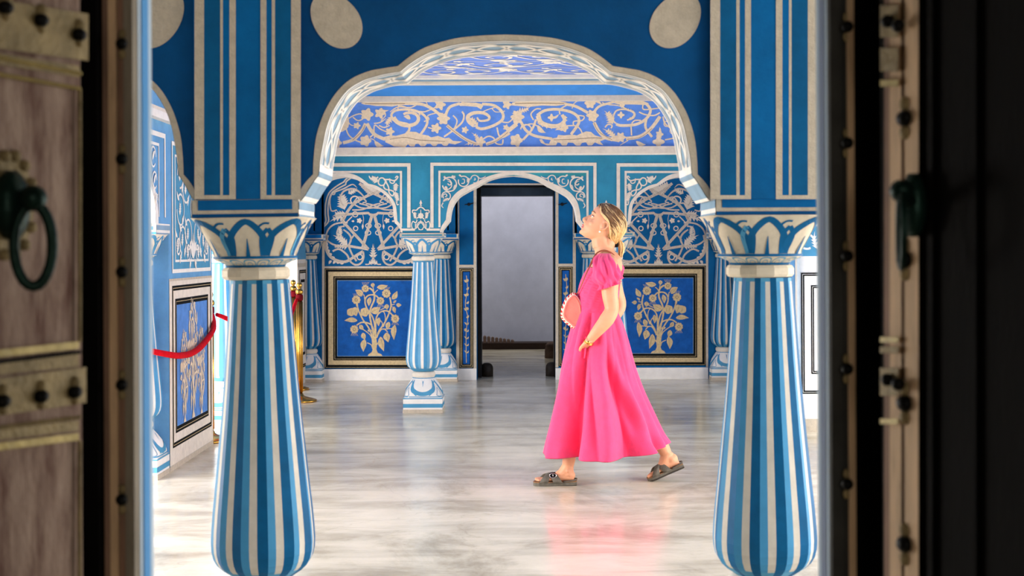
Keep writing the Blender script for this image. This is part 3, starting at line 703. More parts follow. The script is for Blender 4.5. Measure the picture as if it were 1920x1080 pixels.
# ================================================================== BACK WALL
YW=15.2
KM=planeY(YW,.003); K2=planeY(YW,.005); K3=planeY(YW,.007); K4=planeY(YW,.009)
dx0=(893.5-PX)*YW/F; dx1=(1041.5-PX)*YW/F; dz=P(965,346,YW)[2]
b=MB(); b.box(-4.6,dx0,YW,YW+.25,0,3.0,NICHE); b.box(dx1,4.6,YW,YW+.25,0,3.0,NICHE); b.box(dx0,dx1,YW,YW+.25,dz,3.0,NICHE)
ux=lambda px:px
def bw_rect(x0,y0,x1,y1,mt,M=KM): rect(b,M,x0,y0,x1,y1,mt)
# pale plinth along the floor
for x0,x1 in ((604,797),(1141,1327.5),(855.6,893.5),(1041.5,1079.5)):
    a=P(x0,700,YW)[0];c=P(x1,700,YW)[0]; z=1.39-(690.5-468)*YW/F; b.box(a,c,YW-.012,YW,0,z,WHITE)
def tree(b,M,mt,ln,s=1.0):
    # traced in a 864x1080 crop, centred on x=445, foot y=905; M takes those coordinates
    R=lambda p,w=14,t=(1,1):ribbon(b,M,p,w*s,mt,4,t)
    fill(b,M,[(375,905),(385,885),(415,868),(425,840),(418,790),(430,720),(460,700),(470,780),(464,840),(478,872),(512,885),(526,905)],mt)
    R([(440,850),(437,750),(428,650),(408,560),(396,480),(410,410),(440,340),(442,280),(425,240),(390,215)],17)
    R([(455,800),(452,690),(445,580),(420,500),(372,430),(350,370),(355,320),(385,290),(430,285),(465,297),(488,325)],14)
    R([(428,790),(415,690),(380,610),(330,540),(290,460),(268,390),(262,350)],14)
    R([(446,690),(420,600),(370,568),(310,565),(262,595)],14)
    R([(458,700),(457,560),(475,490),(520,452),(580,450),(625,490)],14)
    R([(466,720),(490,650),(540,580),(580,500),(605,430),(612,380),(600,310)],15)
    R([(425,830),(410,790),(370,770)],9); R([(430,760),(400,690),(330,635)],9); R([(470,790),(478,772),(505,755)],9)
    R([(475,700),(510,640),(545,632),(580,665)],9); R([(500,635),(560,630),(630,625)],9); R([(535,610),(555,530),(545,470),(528,452)],8)
    R([(505,640),(525,580),(505,545)],8); R([(605,390),(650,380)],8); R([(445,272),(460,250),(480,235)],8); R([(437,245),(428,200)],8)
    R([(345,335),(340,290),(325,285)],8); R([(500,440),(550,415)],8); R([(612,395),(640,420)],7); R([(590,300),(575,290)],18); R([(270,400),(262,350)],20); R([(625,490),(640,510)],20)
    for x,y,r in ((352,221,36),(260,336,42),(504,346,38),(240,634,40),(653,526,40),(564,271,42)):
        flower(b,M,x,y,r,mt,9,.08); ring(b,ln[0],x,y,13,5,ln[1])
    for q in ((318,300,250,236,46),(330,275,250,236,40),(470,210,580,190,52),(625,330,675,245,52),(400,310,388,400,46),(410,462,505,410,74),(270,545,138,546,50),(325,670,350,740,50),(392,660,398,630,46),(345,735,332,862,60),(505,710,540,858,64),(565,668,585,765,70),(650,590,642,742,56),(590,560,575,640,50),(655,362,640,345,40),(665,385,718,388,40),(640,405,655,470,38),(490,515,486,602,44),(568,380,572,435,50),(428,165,430,215,40),(295,590,335,640,44),(205,440,215,490,66),(240,430,262,500,70),(330,430,345,495,60),(370,440,360,500,60)):
        leaf(b,M,*q[:5],mt,.06)
        a=Vector(q[:2]);c=Vector(q[2:4]); ribbon(b,ln[0],[tuple(a.lerp(c,.12)),tuple(a.lerp(c,.8))],2.5,ln[1],1,smoothc=False)
    for x,y,s_ in ((205,460,40),(345,460,44),(245,445,34)): flower(b,M,x,y,s_,mt,5,.05)
    for x,y,d in ((260,336,-1),(564,271,-1),(240,634,1),(653,526,1),(352,221,-1),(504,346,1)):
        for k in (-2,-1,0,1,2):
            ribbon(b,M,[(x+k*10,y+d*38),(x+k*15,y+d*56),(x+k*17+4,y+d*66)],3.2,mt,2)
def dado(b,x0,y0,x1,y1,M1,M2,M3,Mtree=None,mt_panel=ROYAL):
    rect(b,M1,x0,y0,x1,y1,BLACKP); 
    frame(b,M2,x0+1.6,y0+1.6,x1-1.6,y1-1.6,.55,GOLDP)
    frame(b,M2,x0+7,y0+6.5,x1-7,y1-6.5,9.5,GOLDP,8.5)
    frame(b,M2,x0+19,y0+17.3,x1-19,y1-17.3,.6,GOLDP)
    rect(b,M2,x0+23.7,y0+22.5,x1-23.7,y1-22.5,mt_panel)
    frame(b,M3,x0+23.7,y0+22.5,x1-23.7,y1-22.5,.7,SLATE)
dado(b,608.6,503,797,690.6,KM,K2,K3); dado(b,1142,498,1323.6,685.5,KM,K2,K3)
TL=crop(K3,620,500,5.4); tree(b,TL,GOLDP,(crop(K4,620,500,5.4),UMBER))
TRm=lambda x,y:K3(1234.8-(x-445)/5.4,495+y/5.4); TRm4=lambda x,y:K4(1234.8-(x-445)/5.4,495+y/5.4); tree(b,TRm,GOLDP,(TRm4,UMBER))
# narrow panels either side of the doorway
def vine_panel(x0,x1,y0,y1):
    rect(b,KM,x0,y0,x1,y1,BLACKP); frame(b,K2,x0+1.5,y0+1.5,x1-1.5,y1-1.5,.8,GOLDP); frame(b,K2,x0+4.2,y0+4.5,x1-4.2,y1-4.5,1.0,GOLDP)
    rect(b,K2,x0+7.2,y0+7.5,x1-7.2,y1-7.5,PANELL if False else ROYAL); c=(x0+x1)/2; H=y1-y0
    ribbon(b,K3,[(c,y1-10),(c-.5,y1-H*.35),(c+2.5,y1-H*.5),(c-2,y1-H*.64),(c+2,y1-H*.78),(c,y0+14)],1.2,GOLDP)
    for k in range(11):
        y=y1-28-k*(H-42)/11; s=1 if k%2 else -1
        if k in (0,1,2,3,4): leaf(b,K3,c,y,c+4.5,y-5,2.6,GOLDP); leaf(b,K3,c,y,c-4.5,y-5,2.6,GOLDP)
        else: leaf(b,K3,c,y,c+s*5,y-5,4,GOLDP,.1)
        if k in (3,6,8,10): flower(b,K3,c-s*1.5,y-4,2.8,GOLDP,6,.1)
vine_panel(861,888,502.5,690); vine_panel(1047,1074,500,687)
# cream borders
for x0,y0,x1,y1 in ((604,425,608.6,691),(604,499.5,797,503),(1323.6,425,1327.8,688),(1141,494.5,1327,498),(855.6,345,861,691),(888,345,893.5,691),(856,496.5,893,502),(1041.5,345,1047,689),(1074,345,1079.6,689),(1042,494.5,1079,500),(861,344,1078,347)):
    rect(b,KM,x0,y0,x1,y1,STONE)
# niche outline (double moulding) and side strips
def niche(c,s):
    X=lambda p:[(c+s*(q[0]-700),q[1]) for q in p]
    for d in (0,5):
        ribbon(b,KM,X([(603.5+d*.6,426),(611+d,415),(610+d,400),(611+d,380),(617+d,362),(630+d,350+d*.6),(645+d*.7,341+d)]),2.6,STONE,4)
        ribbon(b,KM,X([(645+d*.7,341+d),(651,334+d),(672,322+d),(700,318+d)]),2.6,STONE,4)
    rect(b,KM,c+s*597-s*700,330,c+s*600.5-s*700,426,STONE); rect(b,KM,c+s*586-s*700,330,c+s*588.5-s*700,426,STONE)
niche(700,1); niche(700,-1); niche(1234,1); niche(1234,-1)
for x in (846,1092):
    rect(b,KM,x-1.5,345,x+1.5,427,STONE)
# entwined vine painting in each niche, mirrored about its own axis
def vines(b,Mb,Mt,c,dark):
    for sg in (1,-1):
        T=lambda x,y,sg=sg:Mb(c+sg*(x-833)/4.908,300+y/4.908); U=lambda x,y,sg=sg:Mt(c+sg*(x-833)/4.908,300+y/4.908)
        def R(p,w=22,sub=4,line=True,t=(1,1),sc=True):
            ribbon(b,T,p,w,VINE,sub,t,sc)
            if line and w>=16:
                V_=[Vector(a) for a in p]
                for o_ in (-.2,.2):
                    pp=[]
                    for i_,a in enumerate(V_):
                        d_=(V_[min(i_+1,len(V_)-1)]-V_[max(i_-1,0)]); d_=d_.normalized() if d_.length else Vector((1,0)); pp.append((a[0]-d_[1]*w*o_,a[1]+d_[0]*w*o_))
                    ribbon(b,U,pp,w*.09,dark,sub,t,sc)
            elif line: ribbon(b,U,p,w*.13,dark,sub,t,sc)
        R([(820,515),(790,620),(735,810)],26,sc=False); R([(548,560),(660,680),(790,822)],24,sc=False); R([(480,795),(600,790),(790,822)],22,sc=False)
        R([(833,508),(800,500),(790,488),(700,492),(600,500),(480,512)],22,sc=False)
        R([(560,545),(600,470),(660,400),(760,340),(860,290),(960,215)],24); R([(545,560),(570,520)],22)
        R([(575,400),(640,400),(720,440),(833,440),(900,415),(960,400)],12); R([(640,460),(740,455),(833,415),(900,400)],12)
        ring(b,T,665,370,36,12,VINE,1.1,120,400); R([(640,410),(700,340),(770,380),(735,395)],11)
        R([(500,460),(450,468),(435,400),(440,340),(470,300),(560,265),(640,225),(680,250)],12,t=(1,.5)); ring(b,T,468,305,14,8,VINE)
        R([(560,420),(530,360),(560,290),(640,265),(700,290),(750,340)],16,t=(1,.6)); acanthus(b,T,570,460,520,310,120,VINE,4,.08); acanthus(b,T,600,310,690,250,60,VINE,3)
        acanthus(b,T,590,500,455,520,80,VINE,3); acanthus(b,T,560,530,430,570,70,VINE,2)
        R([(560,575),(480,590),(420,640),(400,720),(450,770),(510,790)],14); R([(415,690),(395,790),(430,880),(500,925),(580,935),(660,890),(740,840)],24)
        R([(740,840),(745,900),(720,950),(670,965),(620,930),(590,870),(520,820),(460,840)],16); ring(b,T,710,893,24,10,VINE)
        for k in range(6): 
            a=(395+6*k*k*.6,770+k*32); leaf(b,T,a[0]+18,a[1]+20,a[0]-14+k*4,a[1]-14,26,VINE,.15)
        for k in range(4): leaf(b,T,450+k*38,925+k*6,425+k*38,960-k*2,24,VINE,.1)
        ring(b,T,545,942,16,7,VINE)
        R([(600,800),(630,730),(610,680),(560,640)],16,t=(1,.7)); R([(620,740),(650,700),(660,685)],13,t=(1,.7)); R([(610,800),(640,870),(680,930)],16)
        acanthus(b,T,600,790,460,690,90,VINE,4,.08); acanthus(b,T,600,800,470,800,60,VINE,3,.05); acanthus(b,T,530,700,510,600,60,VINE,3,.1); ring(b,T,525,700,18,8,VINE)
        R([(570,610),(520,620),(500,680),(530,715)],12)
        ring(b,T,672,630,20,9,VINE); ring(b,T,785,670,20,8,VINE,1.3); ring(b,T,790,605,20,8,VINE,1.3); ring(b,T,600,540,40,9,VINE,1.0,90,300); ring(b,T,668,500,24,8,VINE); ring(b,T,690,380,0.1,1,VINE)
        flower(b,T,706,558,22,VINE,5,.2); leaf(b,T,660,563,632,563,18,VINE,0); R([(730,480),(745,540),(738,600)],4,line=False); leaf(b,T,738,590,736,640,18,VINE,0)
        R([(833,800),(826,850),(830,900),(800,955),(760,960)],10)
        acanthus(b,T,815,900,828,770,50,VINE,3,.05); R([(560,600),(600,560),(640,520)],10,line=False)
        acanthus(b,T,850,300,710,215,110,VINE,4,.05); R([(860,330),(900,280),(930,250)],16)
        acanthus(b,T,790,955,860,915,50,VINE,2)
vines(b,KM,K2,699.7,UMBER); vines(b,KM,K2,1234.5,UMBER)
# iron hooks beside the doorway
b.build('wall_back',kind='structure')
HOOK=mat('dark iron',(34,32,32),.5,.2,20,.1,metal=.6)
for px in (879,1054):
    m=MB(); a=P(px,383,YW); m.tube([a+Vector((0,0,0)),a+Vector((0,-.03,0)),a+Vector((.03,-.045,.005)),a+Vector((.05,-.03,.012))],[.008,.008,.006,.005],HOOK,8); m.ball(a+Vector((0,-.004,0)),.018,HOOK,8,(1,.4,1)); m.tube([a+Vector((0,-.03,0)),a+Vector((-.045,-.035,-.006))],[.007,.004],HOOK,8)
    m.build('wall_hook',origin=a,label='small dark iron hook on the blue wall '+('left' if px<900 else 'right')+' of the doorway',cat='hook',group=None)
# pilasters standing against the back wall
for X,lab in ((-2.19,'half hidden striped column against the back wall at its left end'),(-.763,'striped column against the back wall between the left vine niche and the doorway'),(.83,'striped column against the back wall between the doorway and the woman'),(2.255,'striped column against the back wall beside the right vine niche')):
    t=column((X,15.18,0),lab,.92,'columns standing against the back wall'); abacus(t,.185,.16,1.494,1.56)
    m=MB()
    # stub of arch moulding above the capital
    for s in (-1,1):
        m.box(s*.16-.012,s*.16+.012,-.0,.02,1.56,2.12,STONE); m.box(s*.07-.008,s*.07+.008,-.0,.02,1.60,2.12,STONE)
    m.box(-.175,.175,.0,.015,1.56,2.14,NICHE); m.build('pilaster_strip',t)

# ================================================================== DOORWAY IN THE BACK WALL
DARKW=mat('black stained timber',(22,20,20),.35,.3,12,.1)
LINT=mat('dark blue grey timber',(40,52,66),.5,.15,8,.1)
GREYW=mat('pale lavender plaster',(196,198,212),.85,.05,3,.2,120)
YD=15.5
b=MB()
def fb(x0,x1,y0,y1,mt,Y,d): 
    a=P(x0,y0,Y);c=P(x1,y1,Y); b.box(a[0],c[0],Y,Y+d,c[2],a[2],mt)
a=P(890,700,YD)[0]; b.box(a,P(903.5,700,YD)[0],YD-.04,YD+.3,0,2.2,DARKW); b.box(P(1039,700,YD)[0],P(1050,700,YD)[0],YD-.04,YD+.3,0,2.2,DARKW)
b.box(a,P(1050,0,YD)[0],YD-.02,YD+.25,P(960,367,YD)[2],2.25,LINT); b.box(a,P(1050,0,YD)[0],YD-.05,YD,P(960,352,YD)[2],2.25,DARKW)
b.build('door_1',kind='structure')
b=MB(); b.box(-1.0,-.66,15.46,19.75,0,2.6,DARKW); b.box(.80,1.1,15.46,19.75,0,2.6,DARKW); b.box(-1,1.1,15.46,18.0,2.4,2.6,DARKW); b.build('wall_passage',kind='structure')
b=MB(); b.box(-1.2,1.4,20.2,20.4,0,3.0,GREYW); b.build('wall_courtyard',kind='structure')
b=MB(); z=P(960,643.5,19.8)[2]; b.box(-1.0,1.1,19.8,20.2,0,z,mat('brown sill stone',(52,38,32),.6,.2,10,.1)); b.build('trim_3',kind='structure')
SCAL=mat('weathered brown stone',(120,98,86),.85,.15,20,.3)
m=MB()
for k in range(8):
    x=P(906+k*7.4,640,19.85)[0]; h=(.085-k*.008); m.box(x,x+.045,19.82,19.92,z,z+h,SCAL); m.lathe((x+.022,19.87,z+h),[(.024,0),(.018,.012),(.004,.02)],SCAL,10)
m.build('stone_edging',origin=(P(906,640,19.85)[0],19.87,z),label='low row of scalloped brown stones on the sill beyond the doorway',cat='edging')
BOLL=mat('dark worn stone',(44,38,34),.6,.25,14,.3)
for px,lab,Y,h,w in ((912,'rounded dark stone door stop on the left side of the doorway floor',15.62,.15,.068),(1033.5,'rounded dark stone door stop on the right side of the doorway floor',15.62,.155,.068)):
    m=MB(); x=(px-PX)*Y/F; m.lathe((x,Y,0),[(w,0),(w,h*.55),(w*.93,h*.75),(w*.72,h*.9),(w*.4,h*.98),(.005,h)],BOLL,24); m.build('stone_door_stop',origin=(x,Y,0),label=lab,cat='door stop')
m=MB(); x=(1035-PX)*18.2/F; m.lathe((x,18.2,0),[(.10,0),(.10,.10),(.085,.15),(.09,.17),(.06,.2),(.01,.21)],SCAL,20); m.build('stone_post',origin=(x,18.2,0),label='short brown stone post far inside the doorway by its right jamb',cat='post')

# ================================================================== SIDE WALLS OF THE HALL
def side_wall(sx,X,name,y0=8.94,y1=10.22):
    b=MB(); n=Vector((-sx,0,0)); th=.34
    M=lambda y,z,o=.002:Vector((sx*(X-o),y,z))
    pn=lambda o:(lambda y,z:M(y,z,o))
    xa,xb=(sx*X,sx*(X+th)); x0,x1=min(xa,xb),max(xa,xb)
    top=2.20
    # wall over the near opening with its cusped arch, in (y,z)
    sp=1.56; yc=6.82; hw=1.80; ht=.47
    def prof(k):
        out=[]
        for i in range(0,49):
            a=math.pi*i/48; r=1+.045*abs(math.sin(4*a))-.02; out.append((yc+hw*k*math.cos(a)*1.0,sp+ht*k*(abs(math.sin(a))**.75)*r))
        return out
    arc=prof(1.0); arc2=[(yc+(p[0]-yc)*1.035,sp+(p[1]-sp)*1.09) for p in arc]
    poly=[(y0,0),(y1,0),(y1,top),(4.74,top),(4.74,1.50)]+[(p[0],p[1]) for p in arc[::-1]]+[(y0,sp)]
    tri=tessellate_polygon([[Vector((p[0],p[1],0)) for p in poly]])
    for xx in (xa,xb):
        for t in tri: b.face([(xx,poly[i][0],poly[i][1]) for i in t],PALEB)
    for i in range(len(poly)):
        p,q=poly[i],poly[(i+1)%len(poly)]; b.face([(xa,*p),(xa,*q),(xb,*q),(xb,*p)],WHITE if 4<i<len(poly)-2 else PALEB)
    b.grid([[M(*p) for p in arc],[M(*p) for p in arc2]],WHITE,False)
    # over the farther opening
    b.box(x0,x1,y1,12.2,1.62,top,PALEB)
    for r in ((11.35,11.55),):
        b.box(x0,x1,11.75,12.2,0,1.62,PALEB)
    # plinth and dado
    rect(b,pn(.004),y0,0,y1,.035,STONE); rect(b,pn(.003),y0,.035,y1,1.20,CREAM)
    rect(b,pn(.003),y0,1.20,y1,1.215,STONE)
    def fr(a0,z0,a1,z1,w,mt,o): frame(b,pn(o),a0,z0,a1,z1,w,mt)
    fr(9.01,.14,10.17,1.17,.032,BLACKP,.005); fr(9.024,.154,10.156,1.156,.004,GOLDP,.007)
    fr(9.09,.226,10.07,1.085,.04,BLACKP,.005); fr(9.106,.242,10.054,1.069,.004,GOLDP,.007)
    rect(b,pn(.005),9.13,.266,10.03,1.045,PANELL)
    for yc_,k,zz in ((9.33,.72,.27),(9.58,.95,.27),(9.83,.72,.27)):
        MM=lambda x,y,yc_=yc_,k=k,zz=zz:M(yc_+(x-445)/864*.62*k*.82,zz+(905-y)/864*.98*k,.008)
        MN=lambda x,y,MM=MM:MM(x,y)+n*.002
        tree(b,MM,SPRIG,(MN,SLATE),1.5)
    # upper arabesque panel
    rect(b,pn(.004),9.02,1.25,10.17,1.275,WHITE); rect(b,pn(.004),9.02,1.25,9.045,2.09,WHITE); rect(b,pn(.004),10.145,1.25,10.17,2.09,WHITE); rect(b,pn(.004),9.02,2.065,10.17,2.09,WHITE)
    rect(b,pn(.003),9.045,1.275,10.145,2.065,MIDB)
    rect(b,pn(.004),9.10,1.32,9.115,2.01,WHITE); rect(b,pn(.004),10.08,1.32,10.095,2.01,WHITE); rect(b,pn(.004),9.10,1.32,10.095,1.335,WHITE); rect(b,pn(.004),9.10,1.995,10.095,2.01,WHITE)
    cy=9.6
    U=pn(.006)
    flower(b,U,cy,1.68,.085,WHITE,2,.0,0,.85); 
    fill(b,pn(.008),[(cy+.058*math.cos(a),1.68+.085*math.sin(a)) for a in [2*math.pi*k/24 for k in range(24)]],MIDB)
    for s in (-1,1):
        for (py,pz,r,a0,a1) in ((.14,1.50,.10,0,300),(.30,1.46,.09,-60,220),(.36,1.66,.10,60,360),(.20,1.80,.09,-120,160),(.36,1.88,.08,0,280),(.10,1.93,.06,90,380),(.42,1.42,.05,0,330),(.14,1.38,.05,0,300)):
            ring(b,U,cy+s*py,pz,r,.014,WHITE,s,a0,a1); acanthus(b,U,cy+s*(py+.02),pz-.04,cy+s*(py+.02),pz+.06,.07,WHITE,3,.1*s); flower(b,U,cy+s*(py-.06),pz-.07,.02,WHITE,5,.2)
            leaf(b,U,cy+s*(py+.03),pz+.06,cy+s*(py+.10),pz+.12,.03,WHITE,.1); leaf(b,U,cy+s*(py-.04),pz-.11,cy+s*(py-.10),pz-.03,.03,WHITE,.1)
    for k in range(5): leaf(b,U,cy,1.34,cy+(k-2)*.05,1.52-abs(k-2)*.03,.04,WHITE,0); leaf(b,U,cy,1.99,cy+(k-2)*.05,1.83+abs(k-2)*.03,.04,WHITE,0)
    # frames over the near opening
    gg=lambda y_0,z_0,y_1,z_1,wd:(rect(b,pn(.004),y_0,z_1-wd,y_1,z_1,WHITE),rect(b,pn(.004),y_1-wd,z_0,y_1,z_1,WHITE),rect(b,pn(.004),y_0,z_0,y_0+wd,z_1,WHITE))
    gg(4.85,1.60,8.86,2.12,.03); gg(4.98,1.60,8.70,2.05,.018)
    rect(b,pn(.0035),4.98,1.60,8.70,2.04,MIDB) if False else None
    for i in range(12):
        ya=8.62-i*.05; 
    for (py,pz,r) in ((8.55,1.96,.06),(8.58,1.82,.05),(8.42,1.99,.045),(8.61,1.70,.04),(8.30,2.0,.035),(5.1,1.96,.06),(5.08,1.82,.05)):
        ring(b,U,py,pz,r,.012,WHITE,1,0,320); leaf(b,U,py-.02,pz-.02,py+.05,pz+.04,.03,WHITE,.1)
    # cornice
    b.box(min(sx*(X-.05),sx*X),max(sx*(X-.05),sx*X),4.74,12.12,2.19,2.235,WHITE); b.box(min(sx*(X-.03),sx*(X+th)),max(sx*(X-.03),sx*(X+th)),4.74,12.12,2.235,zb_,CREAM)
    b.box(x0,x1,4.74,12.12,top,3.0,PALEB)
    b.build(name,kind='structure')
side_wall(-1,W_,'wall_left'); side_wall(1,2.33,'wall_right')
for loc,lab in (((-2.335,8.80,0),'pale striped column at the near end of the left wall, partly behind the door jamb'),((-2.36,11.50,0),'pale striped column seen between the left wall and the large column'),((2.50,8.80,0),'pale striped column at the near end of the right wall')):
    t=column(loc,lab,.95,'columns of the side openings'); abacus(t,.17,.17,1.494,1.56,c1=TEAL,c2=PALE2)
# frontal wall piece seen through the gap on the right, and its mirror on the left
def gap_wall(x0,x1,Y,name,sx):
    b=MB(); b.box(min(x0,x1),max(x0,x1),Y,Y+.3,0,3.0,WHITE); M=lambda o:(lambda x,z:Vector((x,Y-o,z)))
    a=x0+sx*.035
    frame(b,M(.003),min(a,a+sx*.8),.29,max(a,a+sx*.8),1.205,.024,BLACKP); frame(b,M(.005),min(a+sx*.01,a+sx*.79),.30,max(a+sx*.01,a+sx*.79),1.195,.003,WHITE)
    q=a+sx*.075; frame(b,M(.003),min(q,q+sx*.6),.44,max(q,q+sx*.6),1.11,.022,BLACKP); frame(b,M(.005),min(q+sx*.009,q+sx*.59),.45,max(q+sx*.009,q+sx*.59),1.10,.003,WHITE)
    rect(b,M(.004),x0,1.33,x0+sx*.9,2.1,MIDB)
    for k in range(3):
        for j in range(4):
            cx=x0+sx*(.08+k*.22); cz=1.44+j*.17; ring(b,M(.006),cx,cz,.055,.016,WHITE,sx,0,300); acanthus(b,M(.006),cx+sx*.08,cz-.06,cx+sx*.06,cz+.08,.07,WHITE,3)
    rect(b,M(.003),x0,0,x0+sx*.9,.10,STONE); b.build(name,kind='structure')
gap_wall(2.14,4.4,10.75,'wall_gallery_right',1)
m=MB(); m.box(2.04,2.14,10.72,10.9,0,2.3,PALEB); rect(m,lambda x,z:Vector((x,10.718,z)),2.065,.1,2.085,1.6,WHITE); rect(m,lambda x,z:Vector((x,10.718,z)),2.125,0,2.14,2.2,CREAM); m.build('trim_4',kind='structure')
# back bay side walls
for sx,Xs in ((-1,2.2),(1,2.47)):
    b=MB(); b.box(min(sx*Xs,sx*(Xs+.2)),max(sx*Xs,sx*(Xs+.2)),14.5,15.2,0,3.0,CREAM); M=lambda o:(lambda y,z:Vector((sx*(Xs-o),y,z)))
    frame(b,M(.003),14.62,.17,15.1,1.19,.035,BLACKP); frame(b,M(.005),14.635,.185,15.085,1.175,.005,GOLDP); frame(b,M(.003),14.72,.30,15.0,1.09,.03,BLACKP); rect(b,M(.003),14.5,1.30,15.2,2.2,MIDB); rect(b,M(.003),14.5,1.22,15.2,1.26,STONE)
    rect(b,lambda x,z:Vector((sx*x,14.497,z)),Xs,1.3,Xs+.2,2.3,MIDB)
    b.build('wall_back_left' if sx<0 else 'wall_back_right',kind='structure')
b=MB(); M=lambda o:(lambda x,z:Vector((x,15.2-o,z)))
b.box(-4.6,-2.41,15.18,15.2,0,3,CREAM); MARB=mat('grey marbled paint',(112,106,104),.6,.2,9,.1)
frame(b,lambda x,z:Vector((x,15.177,z)),-3.2,.15,-2.43,1.19,.03,BLACKP); rect(b,lambda x,z:Vector((x,15.175,z)),-3.1,.2,-2.48,1.14,MARB)
b.build('trim_5',kind='structure')
# ================================================================== NEAR DOORWAY (out of focus)
OLDW=mat('worn painted door timber',(150,122,104),.75,.2,9,.3,70,rgb2=(96,66,56),stretch=(3,3,.7))
OLDW.node_tree.nodes['Color Ramp' if 'Color Ramp' in OLDW.node_tree.nodes else 'ColorRamp'].color_ramp.elements[0].color=lin((92,62,52))
OLDW.node_tree.nodes['Color Ramp' if 'Color Ramp' in OLDW.node_tree.nodes else 'ColorRamp'].color_ramp.elements[1].color=lin((168,146,130))
BRASS=mat('dull chased brass',(136,120,86),.6,.2,16,.4,90,metal=.15)
BRASSL=mat('bright brass rope moulding',(168,150,94),.5,.15,20,.3,60,metal=.15)
IRON=mat('black iron',(18,18,18),.5,.2,20,.1,metal=.5)
GIRON=mat('green black iron',(22,44,38),.4,.25,20,.2,metal=.5)
FRW=mat('brown door frame timber',(140,110,92),.7,.2,10,.3,60,stretch=(3,3,.5))
FRW2=mat('tan worn frame moulding',(212,180,144),.65,.15,10,.3,60,stretch=(3,3,.5))
FRG=mat('grey worn frame timber',(134,126,112),.7,.15,10,.3,60,stretch=(3,3,.5))
JAMB=mat('pale blue grey jamb plaster',(176,196,214),.75,.05,6,.1)
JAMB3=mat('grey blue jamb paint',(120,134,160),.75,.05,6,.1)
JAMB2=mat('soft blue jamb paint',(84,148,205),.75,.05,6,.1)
b=MB()
JL=(254-PX)*2.26/F; JR=(1558-PX)*2.26/F
# masonry reveal, both sides
b.box(-3.4,JL,2.282,2.366,0,3.0,JAMB); b.box(JR,3.4,2.282,2.366,0,3.0,JAMB); b.box(-3.4,3.4,2.282,2.366,2.45,3.0,JAMB)
for s,j in ((1,JL),(-1,JR)):
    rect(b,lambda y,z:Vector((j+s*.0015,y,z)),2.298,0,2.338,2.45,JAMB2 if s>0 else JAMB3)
b.build('wall_doorway',kind='structure')
FRD=mat('charcoal frame timber',(60,60,58),.8,.2,8,.1)
BLK=mat('black gap shade',(10,9,9),.9,.2,8,.1,spec=.05)  # black boxes stand in for the shade between leaf and frame
def door_post(side):
    b=MB(); Y=2.26
    px=(lambda v:v) if side<0 else None
    X=lambda p,Y=Y:(p-PX)*Y/F
    if side<0:
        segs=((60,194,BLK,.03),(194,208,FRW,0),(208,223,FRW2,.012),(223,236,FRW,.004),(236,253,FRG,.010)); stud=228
    else:
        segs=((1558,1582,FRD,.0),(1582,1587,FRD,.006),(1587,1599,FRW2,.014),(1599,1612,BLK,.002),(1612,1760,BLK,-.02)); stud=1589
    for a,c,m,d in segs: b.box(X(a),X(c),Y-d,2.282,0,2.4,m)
    o=b.build('trim_1' if side<0 else 'trim_6',kind='structure')
    ys=(82,298,510,722,937) if side<0 else (50,268,480,692,908)
    for k,y in enumerate(ys):
        p=P(stud,y,Y-.014); mb=MB(); mb.ball(p,.0095,IRON,8,(1,.9,1))
        for dz in (-1,1): mb.ball(p+Vector((0,.004,dz*.016)),.006,BRASS,6,(1,.5,1.4))
        words=('topmost','second from the top','middle','second from the bottom','lowest')[k]
        mb.build('door_stud',origin=p,label=f'{words} of the black round studs on the '+('lighter left' if side<0 else 'dark right')+' door frame',cat='stud',group='studs on the '+('left' if side<0 else 'right')+' door frame')
door_post(-1); door_post(1)
# ---- left leaf, opened towards the camera
A=Vector(((152-PX)*2.12/F,2.12,0)); d=Vector((-.35,-.94,0)).normalized(); n=Vector((.94,-.35,0)).normalized()
t=empty('door_leaf',A,'weathered brown left door leaf with brass straps and a large ring handle','door')
def LMk(A,n): 
    return lambda off: (lambda px,py: PPl(px,py,A+n*off,n)-A)
LM=LMk(A,n)
b=MB(); L=.75
b.obox(-n*.05-Vector((0,0,0)),d*L,n*.05,Vector((0,0,2.3)),OLDW)
o=b.build('panel',t)
def lstrip(b,x0,y0,x1,y1,h,mt,off,th=.004,nx=1):
    """band whose top edge runs (x0,y0)-(x1,y1) in px with px height h, standing proud of the leaf"""
    M=LM(off)
    # thickness through two layers
    Mb=LM(0.0)
    a,c,e,f=M(x0,y0),M(x1,y1),M(x1,y1+h*(1-.04)),M(x0,y0+h)
    A_,C_,E_,F_=Mb(x0,y0),Mb(x1,y1),Mb(x1,y1+h*(1-.04)),Mb(x0,y0+h)
    b.face([a,c,e,f],mt); b.face([a,c,C_,A_],mt); b.face([f,e,E_,F_],mt); b.face([c,e,E_,C_],mt)
b=MB(); lstrip(b,-60,-10,166,26,92,BRASS,.010); lstrip(b,-60,90,150,124,22,BRASS,.006); b.build('upper_strap',t,label='dull brass strap across the top')
def rope(b,x0,y0,x1,y1,off,r,mt,pitch=7):
    M=LM(off); nn=int(math.hypot(x1-x0,y1-y0)/pitch)
    for k in range(nn+1):
        p=M(x0+(x1-x0)*k/nn,y0+(y1-y0)*k/nn); b.ball(p,r,mt,5,(1,1,1))
b=MB()
rope(b,-20,104,150,138,.008,.0035,BRASSL); rope(b,-20,136,148,166,.008,.0035,BRASSL); b.build('beaded_band',t,label='beaded brass band')
b=MB(); rope(b,149,170,149,638,.006,.0035,BRASS,5); b.build('beaded_edge',t,label='upper beaded edging')
b=MB(); rope(b,149,830,149,1100,.006,.0035,BRASS,5); b.build('beaded_edge',t,label='lower beaded edging')
b=MB(); lstrip(b,-60,718,162,688,70,BRASS,.010); b.build('lower_strap',t,label='dull brass strap with black studs')
